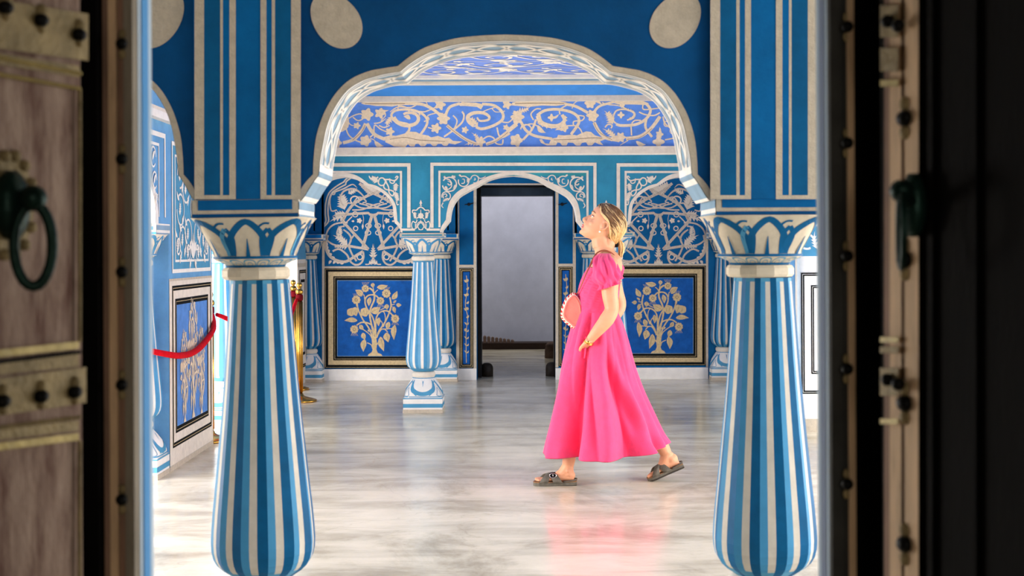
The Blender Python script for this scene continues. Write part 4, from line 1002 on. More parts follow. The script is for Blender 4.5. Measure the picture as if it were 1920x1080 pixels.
b=MB(); lstrip(b,-60,662,148,640,14,BRASSL,.010); rope(b,-20,681,148,660,.008,.0035,IRON,8); lstrip(b,-60,683,148,662,26,BRASS,.006)
rope(b,-20,804,148,782,.008,.0035,BRASS,8); lstrip(b,-60,812,148,788,20,BRASS,.004); lstrip(b,-60,838,148,812,14,BRASSL,.010); b.build('rope_moulding',t,label='bright brass rope mouldings')
for x,y in ((5,752),(77,743),(140,735),(10,14),(77,38),(148,65)):
    m=MB(); p=LM(.014)(x,y); m.ball(p,.0115,IRON,8,(1,1,.85)); q=LM(.010)(x,y)
    m.ball(q+Vector((0,0,.010)),.012,BRASS,7,(.8,.8,1.2)); m.ball(q-Vector((0,0,.012)),.007,BRASS,7); m.build('stud',t)
b=MB()
for k in range(14):
    a=2*math.pi*k/14; b.ball(LM(.003)(18+44*math.cos(a),385+95*math.sin(a)),.009,BRASS,6)
M=LM(.004); fill(b,M,[(18+46*math.cos(a),385+96*math.sin(a)) for a in [2*math.pi*k/28 for k in range(28)]],BRASS)
b.build('escutcheon',t,label='lace edged brass escutcheon')
m=MB(); c=LM(.012)(22,385); m.ball(c,.040,GIRON,10,(.6,.9,1.25)); p1=LM(.035)(40,372); p2=LM(.055)(62,372)
m.tube([c,p1,p2],[.014,.011,.014],GIRON,10); m.ball(p2,.019,GIRON,8)
h=m.build('ring_handle',t,label='green black iron boss with a hanging ring')
m=MB(); top=p2+Vector((0,0,-.008)); ax=(n*.75+Vector((.3,.1,0))).normalized(); 
pr=Vector((.85,.25,0)).normalized()
pts=[top+pr*(.025*math.sin(2*math.pi*k/24))+Vector((0,0,-.056+.056*math.cos(2*math.pi*k/24))) for k in range(25)]
m.tube(pts,.0075,GIRON,8,1); m.build('ring',h)
# ---- right leaf, almost edge-on
A=Vector(((1652-PX)*2.14/F,2.14,0)); d=Vector((.20,-.98,0)).normalized(); n=Vector((-.98,-.20,0)).normalized()
t=empty('door_leaf',A,'dark right door leaf seen almost edge on, with a hanging ring handle','door')
LM=LMk(A,n)
DARKL=mat('near black door timber',(13,11,10),.9,.25,8,.2,60,spec=.08,stretch=(3,3,.6))  # even near-black colour over the whole right leaf
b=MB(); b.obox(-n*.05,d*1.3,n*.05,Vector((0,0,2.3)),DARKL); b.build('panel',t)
def vstrip(b,x0,x1,off,mt,y0=-250,y1=1350):
    M=LM(off); Mb=LM(0); a,c,e,f=M(x0,y0),M(x1,y0),M(x1,y1),M(x0,y1)
    A_,C_,E_,F_=[Mb(*k) for k in ((x0,y0),(x1,y0),(x1,y1),(x0,y1))]
    b.face([a,c,e,f],mt); b.face([a,f,F_,A_],mt); b.face([c,e,E_,C_],mt)
b=MB(); vstrip(b,1658,1668,.006,FRW); vstrip(b,1668,1690,.010,FRW2); vstrip(b,1690,1696,.006,FRW); vstrip(b,1696,1722,.012,FRW2)
b.build('stile',t,label='tan worn stile with black round studs')
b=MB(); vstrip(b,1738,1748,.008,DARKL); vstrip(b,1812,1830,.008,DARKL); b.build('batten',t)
for y in (222,487,756,1020):
    m=MB(); p=LM(.016)(1696,y); m.ball(p,.012,IRON,8,(1,1.3,1)); m.ball(LM(.012)(1698,y)+Vector((0,.0,.020)),.009,BRASS,6,(1,1.2,1.3)); m.ball(LM(.012)(1698,y)-Vector((0,.0,.020)),.009,BRASS,6,(1,1.2,1.3)); m.build('stud',t)
for y,h,mt in ((632,10,BRASSL),(650,12,BRASS),(690,52,BRASS),(785,10,BRASSL),(10,60,BRASS),(90,44,BRASS),(150,12,BRASSL)):
    b=MB(); vstrip(b,1650,1684,.020,mt,y,y+h); b.build('strap_end',t,label='brass strap end')
for y in (712,40): b=MB(); b.ball(LM(.026)(1664,y),.010,IRON,7); b.ball(LM(.026)(1684,y+8),.010,IRON,7); b.build('stud',t)
m=MB(); c=LM(.02)(1712,385); m.ball(c,.030,GIRON,8,(.6,.9,1.6)); p2=LM(.07)(1690,358); m.tube([c,c.lerp(p2,.6),p2],[.012,.009,.012],GIRON,8); m.ball(p2,.016,GIRON,8); h=m.build('ring_handle',t,label='iron ring handle')
m=MB(); pts=[p2+Vector((.006*math.sin(2*math.pi*k/24),.035*math.sin(2*math.pi*k/24),-.052+.052*math.cos(2*math.pi*k/24))) for k in range(25)]; m.tube(pts,.005,GIRON,8,1); m.build('ring',h)
# unseen box added around the camera to keep world light off the doors
BLOCKER=mat('dark blocker plaster',(70,62,56),.9,.15,4,.1)
b=MB(); b.box(-1.75,-1.65,-2.0,2.34,0,3,BLOCKER); b.build('wall_light_block_left',kind='structure')
b=MB(); b.box(1.65,1.75,-2.0,2.34,0,3,BLOCKER); b.build('wall_light_block_right',kind='structure')
b=MB(); b.box(-1.75,1.75,-2.1,-2.0,0,3,BLOCKER); b.build('wall_light_block_back',kind='structure')
b=MB(); b.box(-1.75,1.75,-2.1,2.34,2.9,3,BLOCKER); b.build('ceiling_light_block',kind='structure')

# ================================================================== ROPE BARRIER
GOLD=mat('polished brass',(212,160,72),.22,.12,8,.05,20,metal=1.0)
VELV=mat('red velvet rope',(200,6,26),.8,.12,40,.1,spec=.1)
DRED=mat('dark red velvet band',(110,8,20),.8,.1,40,.1)
def post(x,y,lab):
    t=empty('barrier_post',(x,y,0),lab,'barrier post','brass barrier posts')
    m=MB(); m.lathe((0,0,0),[(.155,0),(.158,.012),(.15,.02),(.10,.035),(.05,.05),(.035,.06),(.03,.075)],GOLD,32); m.build('base',t)
    m=MB(); prof=[(.026,.07),(.026,.93)]; m.lathe((0,0,0),prof,GOLD,24)
    for k in range(12):
        a=2*math.pi*k/12; m.tube([(.026*math.cos(a),.026*math.sin(a),.09),(.026*math.cos(a),.026*math.sin(a),.92)],.005,GOLD,6,1)
    m.build('pole',t)
    m=MB(); m.lathe((0,0,0),[(.03,.93),(.034,.94),(.034,.975),(.03,.985)],DRED,24); m.build('collar',t,label='dark red velvet collar')
    m=MB(); m.lathe((0,0,0),[(.02,.985),(.033,.995),(.036,1.012),(.030,1.03),(.014,1.04),(.012,1.045),(.024,1.055),(.027,1.072),(.022,1.09),(.003,1.10)],GOLD,24); m.build('finial',t)
post(-2.22,10.40,'brass barrier post standing at the far end of the left wall'); post(-2.2,14.22,'brass barrier post whose globe finial shows beside the large left column'); post(-1.97,13.1,'brass barrier post whose round foot shows beside the large left column')
p0=Vector((-2.42,8.0,0)); post(p0[0],p0[1],'brass barrier post hidden behind the left door jamb')
m=MB(); a=Vector((-2.19,10.36,.925)); e=Vector((-2.38,8.02,.90)); 
pts=[a,Vector((-2.13,10.1,.84)),Vector((-2.12,9.75,.76)),Vector((-2.11,9.4,.725)),Vector((-2.11,9.1,.725)),Vector((-2.12,8.7,.76)),e]
m.tube(pts,[.014,.019,.021,.021,.021,.019,.014],VELV,12,6)
m.build('velvet_rope',origin=a,label='red velvet rope sagging in front of the left painted panel',cat='rope')
m=MB(); e=Vector((-1.99,13.06,.94)); pts=[Vector((-2.17,10.41,.925)),Vector((-2.10,10.65,.86)),Vector((-2.05,11.2,.72)),Vector((-2.02,11.9,.68)),Vector((-2.0,12.6,.76)),e]
m.tube(pts,[.014,.019,.02,.02,.019,.014],VELV,12,6); m.build('velvet_rope',origin=pts[0],label='red velvet rope dropping away behind the large left column',cat='rope')
# ================================================================== WOMAN
YP=8.45
SKIN=mat('skin',(214,152,116),.5,.05,14,.04,90,sss=.12,spec=.35)
PINK=mat('hot pink cotton',(239,68,116),.8,.05,26,.22,220,sheen=.15,spec=.2)
HAIRG=mat('honey blond hair',(200,154,94),.45,.16,60,.1,200,spec=.5,stretch=(2,2,2))
HAIRL=mat('light blond hair',(230,194,136),.4,.12,60,.1,200,spec=.5)
HAIRD=mat('brown hair roots',(112,78,48),.5,.2,40,.1,200,spec=.4)
LIP=mat('pink lips',(206,96,92),.4,.05,20,0)
EYEW=mat('eye white',(236,230,226),.2,.02,5,0); IRIS=mat('dark iris',(50,44,40),.15,.1,5,0)
BROWN=mat('brown leather strap',(150,82,58),.5,.12,30,.15)
BROWH=mat('brown eyebrow',(140,98,66),.7,.1,40,0)
SAND=mat('dark taupe suede',(96,90,80),.85,.14,30,.25,160)
SOLE=mat('dark rubber sole',(58,52,46),.8,.1,30,.1)
CORK=mat('cork footbed',(128,92,62),.8,.15,60,.2,160)
GOLDB=mat('gold bracelet metal',(226,176,86),.25,.05,20,0,metal=1.0)
SILV=mat('silver buckle',(190,180,180),.25,.05,20,0,metal=1.0)
PEARL=mat('pearl',(240,232,224),.2,.02,20,0)
BLKH=mat('black hair tie',(14,14,16),.6,.2,20,.1)
BAGM=mat('salmon pink leather',(240,138,122),.5,.06,20,.12,120)
BAGW=mat('cream stitched trim',(238,216,196),.6,.05,20,.1); BAGR=mat('red leather lacing',(206,40,34),.5,.08,20,.1)
def Wp(px,py,dy=0.0): 
    v=P(px,py,YP); return Vector((v[0],YP+dy,v[2]))
W0=Vector(((1125-PX)*YP/F,YP,0))
woman=empty('person',W0,'woman with a blond low ponytail in a long hot pink dress, striding and looking up','person')
def wb(mb,name,parent=woman,**k): 
    k.setdefault('fix',False)
    o=mb.build(name,None,W0,**k); o.parent=parent
    o.location=(0,0,0) if parent is woman else (0,0,0)
    return o
S_=YP/F  # metres per px
# ---------- body (one continuous skin surface, remeshed)
m=MB()
def ell(c,rx,ry,n=28,tilt=0.0): return [c+Vector((rx*math.cos(a)*math.cos(tilt),ry*math.sin(a),rx*math.cos(a)*math.sin(tilt))) for a in [2*math.pi*k/n for k in range(n)]]
tor=[(1121,600,.090,.10),(1121,580,.090,.10),(1122,560,.095,.108),(1124,540,.100,.120),(1129,520,.100,.138),(1136,504,.098,.155),(1139,493,.087,.155),(1140,485,.079,.135),(1138,478,.070,.095),(1134,471,.060,.068),(1131,464,.055,.056),(1128,457,.0535,.0535),(1126,450,.055,.053),(1126,443,.055,.052)]
m.grid([ell(Wp(x,y),rx,ry) for x,y,rx,ry in tor],SKIN,True,True,True)
# head in its own frame: forward / side / up, pitched back
HO=Wp(1130,424.5); fw=Vector((-.815,0,.579)); up_=Vector((.579,0,.815)); sd=Vector((0,-1,0))
H=lambda f,s,u: HO+fw*f+sd*s+up_*u
hs=[(-.112,.045,.072,.014),(-.108,.030,.083,.024),(-.100,.008,.0905,.034),(-.090,-.012,.0935,.043),(-.082,-.030,.091,.049),(-.075,-.045,.0905,.053),(-.068,-.052,.0925,.0565),(-.058,-.058,.0955,.060),(-.048,-.062,.0965,.0625),(-.036,-.068,.0955,.065),(-.022,-.074,.0945,.068),(-.008,-.080,.0935,.070),(.006,-.085,.0925,.0715),(.018,-.088,.0945,.0725),(.028,-.090,.100,.073),(.040,-.092,.1015,.073),(.055,-.092,.101,.072),(.070,-.090,.098,.070),(.085,-.085,.091,.066),(.100,-.075,.080,.058),(.112,-.060,.064,.047),(.121,-.040,.044,.032),(.126,-.018,.022,.014)]
rows=[]
for u,bk,fr_,w in hs:
    c=(bk+fr_)/2; r=(fr_-bk)/2; row=[]
    for k in range(36):
        a=2*math.pi*k/36; ca,sa=math.cos(a),math.sin(a); e=.88
        f=c+r*math.copysign(abs(ca)**e,ca); s=w*math.copysign(abs(sa)**e,sa)
        # eye sockets
        if .0<u<.03 and f>.06 and .012<abs(s)<.05: f-=.006
        row.append(H(f,s,u))
    rows.append(row)
m.grid(rows,SKIN,True,True,True)
# nose, nostrils, lips, chin
m.tube([H(.088,0,.022),H(.099,0,.005),H(.108,0,-.012),H(.1155,0,-.026),H(.111,0,-.036),H(.098,0,-.040)],[(.006,.006),(.007,.007),(.0085,.0085),(.0105,.010),(.009,.009),(.006,.006)],SKIN,12,3)
m.tube([H(.088,0,.018),H(.096,0,0),H(.1,0,-.016),H(.102,0,-.030),H(.096,0,-.044)],[(.008,.008),(.009,.009),(.010,.0105),(.0105,.012),(.009,.009)],SKIN,12,3)
for s in (-1,1): m.ball(H(.101,s*.0125,-.031),.0085,SKIN,6); m.ball(H(.094,s*.016,-.044),.010,SKIN,6)
m.ball(H(.092,0,-.052),.009,SKIN,6); m.tube([H(.080,.024,-.063),H(.094,.012,-.0585),H(.0975,0,-.058),H(.094,-.012,-.0585),H(.080,-.024,-.063)],[.004,.0055,.006,.0055,.004],SKIN,8,3)
m.tube([H(.080,.020,-.074),H(.091,.010,-.076),H(.0935,0,-.076),H(.091,-.010,-.076),H(.080,-.020,-.074)],[.004,.006,.0065,.006,.004],SKIN,8,3)
m.ball(H(.083,0,-.100),.014,SKIN,8)
# brow ridge and cheek
for s in (-1,1):
    m.tube([H(.098,s*.012,.032),H(.093,s*.030,.036),H(.078,s*.050,.032)],[.005,.006,.004],SKIN,8,3); m.ball(H(.060,s*.038,-.024),.0225,SKIN,8)
    m.tube([H(.086,s*.010,.008),H(.084,s*.016,-.012),H(.082,s*.024,-.036),H(.080,s*.028,-.058)],[.011,.0135,.0135,.011],SKIN,12,4)
    m.tube([H(.0885,s*.018,.0165),H(.0895,s*.030,.0225),H(.0765,s*.045,.0150)],[.003,.0042,.003],SKIN,8,4); m.tube([H(.0885,s*.018,.0120),H(.0885,s*.030,.0055),H(.0765,s*.045,.0110)],[.003,.004,.003],SKIN,8,4)
    # ear
    m.tube([H(.002,s*.070,-.028),H(-.010,s*.079,-.018),H(-.020,s*.084,.005),H(-.014,s*.084,.026),H(.002,s*.079,.030),H(.012,s*.073,.018)],[.006,.0055,.005,.0055,.006,.004],SKIN,8,3); m.ball(H(.002,s*.071,0),.016,SKIN,8,(1,.4,1.2))
# neck joins jaw
m.tube([Wp(1128,462),Wp(1126,448),Wp(1128,434)],[(.054,.054),(.053,.052),(.058,.052)],SKIN,20,3)
m.tube([Wp(1128,470),Wp(1141,455),Wp(1144,440)],[.05,.045,.04],SKIN,16,3)
# arms: near (towards the camera) and far
def hand(m,wr,dirn,side,palmn,curl=.5,sc=1.0):
    dirn=Vector(dirn).normalized(); side=(Vector(side)-dirn*Vector(side).dot(dirn)).normalized(); pn=dirn.cross(side)*(1 if palmn>0 else -1)
    m.tube([wr-dirn*.02,wr+dirn*.02,wr+dirn*.055,wr+dirn*.088],[(.021,.027),(.019,.035),(.016,.040),(.012,.037)],SKIN,14,3,up=pn)
    for k,(l,o) in enumerate(((.072,-.030),(.082,-.010),(.076,.010),(.060,.029))):
        b0=wr+dirn*.080+side*o; q=[b0]; dd=dirn.copy()
        for j,f in enumerate((.45,.32,.23)):
            dd=(dd+pn*curl*(.35+.25*j)).normalized(); q.append(q[-1]+dd*l*f)
        m.tube(q,[.0092,.0085,.0078,.0062],SKIN,8,2)
    b0=wr+dirn*.025-side*.026; q=[b0,b0+dirn*.03-side*.020+pn*.006,b0+dirn*.056-side*.026+pn*.016]; m.tube(q,[.012,.0098,.0075],SKIN,8,2)
sh=Wp(1141,500,-.155); el=Wp(1142.5,577,-.205); wr=Wp(1102,635,-.185)
m.tube([Wp(1138,492,-.10),sh,Wp(1139.5,525,-.18),Wp(1139.5,552,-.20),el,Wp(1133,596,-.212),Wp(1117,616,-.205),wr],[(.05,.06),(.055,.055),(.054,.050),(.047,.044),(.041,.039),(.044,.036),(.035,.031),(.024,.0205)],SKIN,18,4,up=(1,0,0))
hand(m,Wp(1102,635,-.185),Wp(1094,654,-.085)-Wp(1102,635,-.185),Vector((.8,0,.4)),1,.15)
sh2=Wp(1140,500,.155)
m.tube([Wp(1138,492,.10),sh2,Wp(1152,525,.18),Wp(1161,552,.21),Wp(1167,575,.215),Wp(1158,592,.20),Wp(1145,608,.185),Wp(1118,632,.17)],[(.05,.06),(.052,.052),(.050,.048),(.044,.042),(.040,.038),(.040,.036),(.034,.031),(.022,.02)],SKIN,18,4,up=(1,0,0))
hand(m,Wp(1118,632,.17),Vector((-.8,-.1,-.6)),Vector((.5,0,-.6)),-1,.4)
# legs: front foot flat, rear foot on its toes
m.tube([Wp(1112,600,-.03),Wp(1104,680,-.03),Wp(1092,745,-.035),Wp(1076,800,-.055),Wp(1067.5,850,-.06),Wp(1064,872,-.06),Wp(1064,888,-.06)],[.050,.050,.056,.052,.040,.034,.037],SKIN,20,4)
m.tube([Wp(1128,600,.04),Wp(1154,690,.06),Wp(1185,745,.08),Wp(1218,795,.085),Wp(1243,838,.085),Wp(1252,856,.085),Wp(1256,868,.085)],[.050,.050,.060,.056,.042,.034,.034],SKIN,20,4)
def foot(m,heel,toe,ankle,yo,sgn):
    """heel, toe: px of the footbed ends; the foot lies along them"""
    a=Wp(*heel,yo); c=Wp(*toe,yo); d=(c-a); L=d.length; d.normalize(); u=Vector((0,1,0)).cross(d); u=u if u[2]>0 else -u; sdn=Vector((0,1,0))
    secs=[(.03,.024,.022,.030),(.10,.030,.030,.042),(.22,.032,.036,.055),(.35,.033,.040,.060),(.48,.036,.034,.052),(.60,.040,.026,.040),(.72,.044,.019,.030),(.82,.043,.015,.023),(.88,.038,.012,.018)]
    rows=[]
    for t,w,h,top in secs:
        cc=a+d*(L*t)+u*(top*.5); rows.append([cc+sdn*(w*math.cos(q))+u*(max(top*.5*math.sin(q),-top*.5)) for q in [2*math.pi*k/20 for k in range(20)]])
    m.grid(rows,SKIN,True,True,True)
    for k,(o,l,r) in enumerate(((-.027,.040,.0115),(-.009,.038,.0085),(.006,.034,.008),(.020,.029,.0075),(.032,.023,.007))):
        b0=a+d*(L*.84)+sdn*(o*sgn)+u*.009; m.tube([b0-d*.015,b0+d*l*.5+u*.003,b0+d*l],[r*1.05,r,r*.85],SKIN,10,3)
    return a,d,u,sdn,L
FT=foot(m,(1077,898.5),(1004,900),None,-.06,-1)
RT=foot(m,(1280,874),(1219,899.5),None,.085,1)
m.tube([Wp(1256,862,.085),Wp(1262,866,.085),Wp(1266,872,.085)],[.034,.036,.028],SKIN,16,3); m.ball(Wp(1264,864,.085),.032,SKIN,8)
m.tube([Wp(1254,850,.085),Wp(1250,868,.085),Wp(1243,883,.085)],[.036,.036,.03],SKIN,16,3)
m.tube([Wp(1065,870,-.06),Wp(1056,884,-.06),Wp(1044,890,-.06)],[.036,.036,.026],SKIN,16,3); m.ball(Wp(1068,888,-.06),.032,SKIN,8)
for s in (-1,1): m.ball(Wp(1063,879,-.06+s*.032),.011,SKIN,6)
body=wb(m,'body'); 
rm=body.modifiers.new('skin','REMESH'); rm.mode='VOXEL'; rm.voxel_size=.0036; rm.use_smooth_shade=True
sm=body.modifiers.new('soft','SMOOTH'); sm.factor=.5; sm.iterations=5
# ---------- face details
for s,nm in ((1,'eye'),(-1,'eye')):
    c=H(.0790,s*.0315,.0140); e=MB(); e.ball(c,.0112,EYEW,10); g=(fw*.75+up_*.35+sd*s*.45).normalized(); e.ball(c+g*.0066,.0058,IRIS,8); wb(e,'eye')
    e=MB(); e.tube([H(.0905,s*.020,.0165),H(.0925,s*.030,.0195),H(.086,s*.042,.0170),H(.079,s*.048,.0135)],[.001,.0016,.0016,.0008],BROWH,6,3); wb(e,'eyelash')
    e=MB(); e.tube([H(.1025,s*.014,.0345),H(.0985,s*.030,.0405),H(.083,s*.050,.036)],[.0018,.0028,.0014],BROWH,6,3); wb(e,'eyebrow')
e=MB(); e.tube([H(.084,.021,-.0645),H(.0975,.010,-.0615),H(.1015,0,-.061),H(.0975,-.010,-.0615),H(.084,-.021,-.0645)],[.0015,.0042,.0045,.0042,.0015],LIP,8,3)
e.tube([H(.084,.019,-.0700),H(.0945,.010,-.0730),H(.0975,0,-.0735),H(.0945,-.010,-.0730),H(.084,-.019,-.0700)],[.0015,.0042,.0048,.0042,.0015],LIP,8,3)
wb(e,'lips',label='smiling pink lips')
e=MB(); e.tube([H(.087,.012,-.0672),H(.0935,0,-.0672),H(.087,-.012,-.0672)],[.0022]*3,EYEW,6,3); wb(e,'teeth')
e=MB(); e.ball(H(.000,.079,-.040),.0055,PEARL,8); e.ball(H(.0,.077,-.030),.003,GOLDB,6); wb(e,'earring',label='small pearl drop earring')
# ---------- hair
cap=[(380.5,1129,1141,.020),(383,1124,1150,.042),(387,1121.5,1157,.056),(393,1120.5,1164.5,.068),(400,1120.5,1170,.076),(407,1123.5,1174,.081),(413,1128.5,1175.5,.0835),(420,1135,1176.5,.084),(428,1138.5,1176,.081),(436,1139.5,1173,.074),(444,1141,1168,.062),(451,1143,1163,.046),(457,1148,1160,.028),(460,1151,1158,.014)]
def capsec(y):
    for a,c in zip(cap,cap[1:]):
        if y<=c[0]:
            f=max(0,(y-a[0])/(c[0]-a[0])); return [a[i]+(c[i]-a[i])*f for i in (1,2,3)]
    return list(cap[-1][1:])
hm=MB()
def cappt(y,t,ex=0.0):
    x0,x1,hd=capsec(y); c=(x0+x1)/2; r=(x1-x0)/2+ex/S_; a=t
    return Wp(c-r*math.cos(a),y,-(hd+ex)*math.sin(a))
hm.grid([[cappt(c[0],2*math.pi*k/40,-.004) for k in range(40)] for c in cap],HAIRG,True,True,True)
hair=wb(hm,'hair')
tie=Wp(1155,457,0)
rh=random.Random(11)
sm_={0:MB(),1:MB(),2:MB()}
HM=(HAIRG,HAIRL,HAIRD)
Cc=Wp(1148,416,0)
for k in range(1500):
    y0=381+ (rh.random()**1.1)*52; side=rh.choice((-1,1)) if rh.random()<.25 else 1
    a0=side*(rh.random()**1.2*1.5+.02)
    if y0<392: a0*=1.5
    a1=a0+side*(.35+.75*rh.random())
    n_=10; pts=[]; rad=[]
    jit=rh.uniform(-.003,.0035); wv=rh.uniform(0,6.28); dk=rh.random(); top=(y0<399 and abs(a0)>.30)
    c=2 if (top and dk<.62) or dk<.08 else (1 if dk>.62 else 0)
    if c==2: jit+=.002
    for j in range(n_):
        f=j/(n_-1); y=y0+(456-y0)*(f**1.2); t=a0+(a1-a0)*min(1,f*1.1)
        p=cappt(y,t,jit+.0012*math.sin(wv+f*7))
        if f>.8: p=p.lerp(tie+Vector((rh.uniform(-.008,.006),rh.uniform(-.010,.010),rh.uniform(-.006,.010))),(f-.8)/.2*.9)
        pts.append(p); rad.append((.0007+.0015*math.sin(math.pi*min(1,.12+f*.85)))*rh.uniform(.7,1.25))
    if c==2:
        m_=rh.choice((4,5,6,7)); pts=pts[:m_]; rad=rad[:m_]; rad[-1]=.0003
    sm_[c].tube(pts,rad,HM[c],5,2)
# loose wavy lock along the temple to the ear, and wisps at the nape
for k in range(26):
    q=rh.uniform(-1,1); z=rh.uniform(0,1)
    p=[Wp(1124+3*z,388+q*2,-.045-.01*z),Wp(1124.5+2*z,398+q,-.066),Wp(1130+3*z,406+2*q,-.076),Wp(1138+2*z,416+2*q,-.083),Wp(1141+2*z,430+2*q,-.080),Wp(1143+2*z,446,-.056),Wp(1150,455,-.025)]
    sm_[1 if k%2 else 0].tube(p,[.0008,.002,.0024,.0026,.0024,.002,.001],HM[1 if k%2 else 0],5,3)
for k in range(14):
    q=rh.uniform(-1,1); sm_[2 if k%3 else 0].tube([Wp(1138.5+q,434,-.05-.01*abs(q)),Wp(1140.5+q,445,-.045),Wp(1146,452+q,-.03),Wp(1153,457,-.01)],[.0008,.0022,.0022,.001],HM[2 if k%3 else 0],5,3)
# tail
for k in range(240):
    a=rh.uniform(0,6.28); r=rh.random()**.5; o=Vector((math.cos(a)*r,math.sin(a)*r,0))
    p=[tie+Vector((.004,0,0)),Wp(1160.5+3.5*o[0],453+3*o[1],o[1]*.020),Wp(1164.5+5.5*o[0],460+3*o[1],o[1]*.028),Wp(1165+5.5*o[0],470+rh.uniform(-2,2),o[1]*.026),Wp(1163+3.6*o[0],479+rh.uniform(-4,4),o[1]*.016)]
    c=rh.choice((0,1,1,0,2)) if r<.6 else rh.choice((0,1,1)); sm_[c].tube(p,[.0015,.0020,.0022,.0018,.0005],HM[c],5,3)
for c,nm in ((0,'hair_strands'),(1,'hair_strands'),(2,'hair_strands')):
    o=wb(sm_[c],nm,hair,label=('honey blond strands','light blond highlights','brown roots')[c])
e=MB(); 
for k in range(3): 
    q=[tie+Vector((.006*(k-1)+.003,.0,0))+Vector((.010*math.cos(a)*.35,.017*math.sin(a),.017*math.cos(a))) for a in [2*math.pi*j/16 for j in range(17)]]
    e.tube(q,.005,BLKH,8,1)
e.ball(tie+Vector((.004,-.004,0)),.019,BLKH,8,(.7,1,1.1)); e.tube([tie+Vector((0,0,.01)),tie+Vector((.012,-.01,.024))],[.005,.002],BLKH,6,1); wb(e,'hair_tie',hair,label='black hair tie')
# ---------- dress
def fold(th,ph,k): return math.sin(k*th+ph)
dm=MB(); N=240
secs=[ # py, left px, right px, half depth, fold amp(m)
(500,1105,1166,.150,.000),(506,1100,1165,.158,.001),(513,1095.5,1164,.160,.001),(522,1091,1163,.158,.002),(532,1087.5,1162,.152,.002),(542,1085,1161,.145,.0025),(552,1083.5,1160,.138,.0025),(562,1083,1158.5,.132,.003),(572,1083,1157,.127,.003),(580,1083,1156,.125,.0025),(584,1083,1157,.126,.002),(592,1081,1160,.132,.004),(604,1076.5,1166,.142,.006),(620,1070.5,1171.5,.155,.008),(640,1065.5,1177,.168,.010),(665,1059.5,1183,.182,.013),(690,1054,1189,.194,.016),(715,1049.5,1197,.205,.019),(740,1044.5,1207,.214,.021),(765,1039,1219,.222,.023),(790,1034,1231,.230,.025),(815,1028,1243,.236,.027),(835,1023,1251.5,.240,.028),(853,1019.5,1256,.243,.029)]
rows=[]
for i,(y,xl,xr,hd,am) in enumerate(secs):
    c=(xl+xr)/2; r=(xr-xl)/2*S_; row=[]; g=max(0,(y-584)/270)
    for k in range(N):
        a=2*math.pi*k/N
        # spreading folds: they fan out from the waist
        d=1.0*am*(3.6*(abs(math.sin(3.5*a+.5+.9*g))-.62)+1.7*(abs(math.sin(6*a+2.0-1.1*g))-.62)+.5*math.sin(17*a+1+g*3)+.6*math.sin(5*a+4*g))
        if y<584: d=am*(math.sin(9*a+y*.35)+.6*math.sin(17*a-y*.5))
        if g>.05:
            def gs(c_,w_): 
                u_=(a-c_+math.pi)%(2*math.pi)-math.pi; return math.exp(-(u_/w_)**2)
            k_=min(1,(g-.05)*3)
            d+=k_*(-.030*gs(4.45+1.15*g,.15)+.020*gs(4.45+1.15*g+.30,.14)+.016*gs(4.45+1.15*g-.32,.16)-.026*gs(4.30-.35*g,.09)+.014*gs(4.05-.45*g,.12)-.018*gs(5.0+.9*g,.10))
        edge=abs(math.cos(a)); d*=(1-.75*edge**6)
        e_=1.0
        x=(r+d)*math.cos(a); yy=(hd+d)*math.sin(a)
        yhem=0
        if y>=835:
            # the hem climbs towards the raised rear leg
            px_=c+x/S_; lift=max(0,(px_-1150)/100); yhem=-(21*lift**1.5)*((y-815)/38); yhem+= 1.2*math.sin(7*a+1)
        if y<=532:
            px_=c+x/S_; t_=max(0,min(1,(px_-1106)/56)); yhem=(528-y)*t_*(.96 if y<528 else 0)
        p=Wp(c,y+yhem,yy)+Vector((x,0,0)); row.append(p)
    rows.append(row)
dm.grid(rows,PINK,True,True,False)
dress=wb(dm,'dress',label='long hot pink cotton dress with a gathered bodice')
so=dress.modifiers.new('cloth','SOLIDIFY'); so.thickness=.003; so.offset=-1
sb=dress.modifiers.new('soft','SUBSURF'); sb.levels=1; sb.render_levels=1
# diagonal drapes sewn over the bodice
dr=MB()
for k in range(13):
    y=516+k*5.0; 
    for sg in (-1,1):
        pts=[]
        for j in range(9):
            a=(-math.pi*.98+j*math.pi*.62/8) ; yy=y+ (j*1.5 if k<7 else j*.6)-4
            sec=None
            for q,w in zip(secs,secs[1:]):
                if q[0]<=yy<=w[0]: f=(yy-q[0])/(w[0]-q[0]); sec=[q[t]+(w[t]-q[t])*f for t in (1,2,3)]
            if sec is None: continue
            c=(sec[0]+sec[1])/2; r=(sec[1]-sec[0])/2*S_; pts.append(Wp(c,yy,0)+Vector((r*math.cos(a),-abs(sec[2]*math.sin(a))*1.0*sg*(1),0)))
        if len(pts)>3: dr.tube(pts,[.0015]+[.0045]*(len(pts)-2)+[.0015],PINK,6,2)
wb(dr,'gathered_drape',dress)
wbm=MB(); wbm.tube([Wp(1083.5+36.5+ 0,583.5,0)+Vector((.118*math.cos(a),.127*math.sin(a),0)) for a in [2*math.pi*k/48 for k in range(49)]],.0035,PINK,6,1); wb(wbm,'waist_seam',dress)
# pocket opening
pk=MB(); pk.tube([Wp(1096,628,-.140),Wp(1094.5,640,-.150),Wp(1095,656,-.156),Wp(1093,668,-.162)],[.003,.005,.005,.003],PINK,8,3)

o=wb(pk,'pocket',dress)
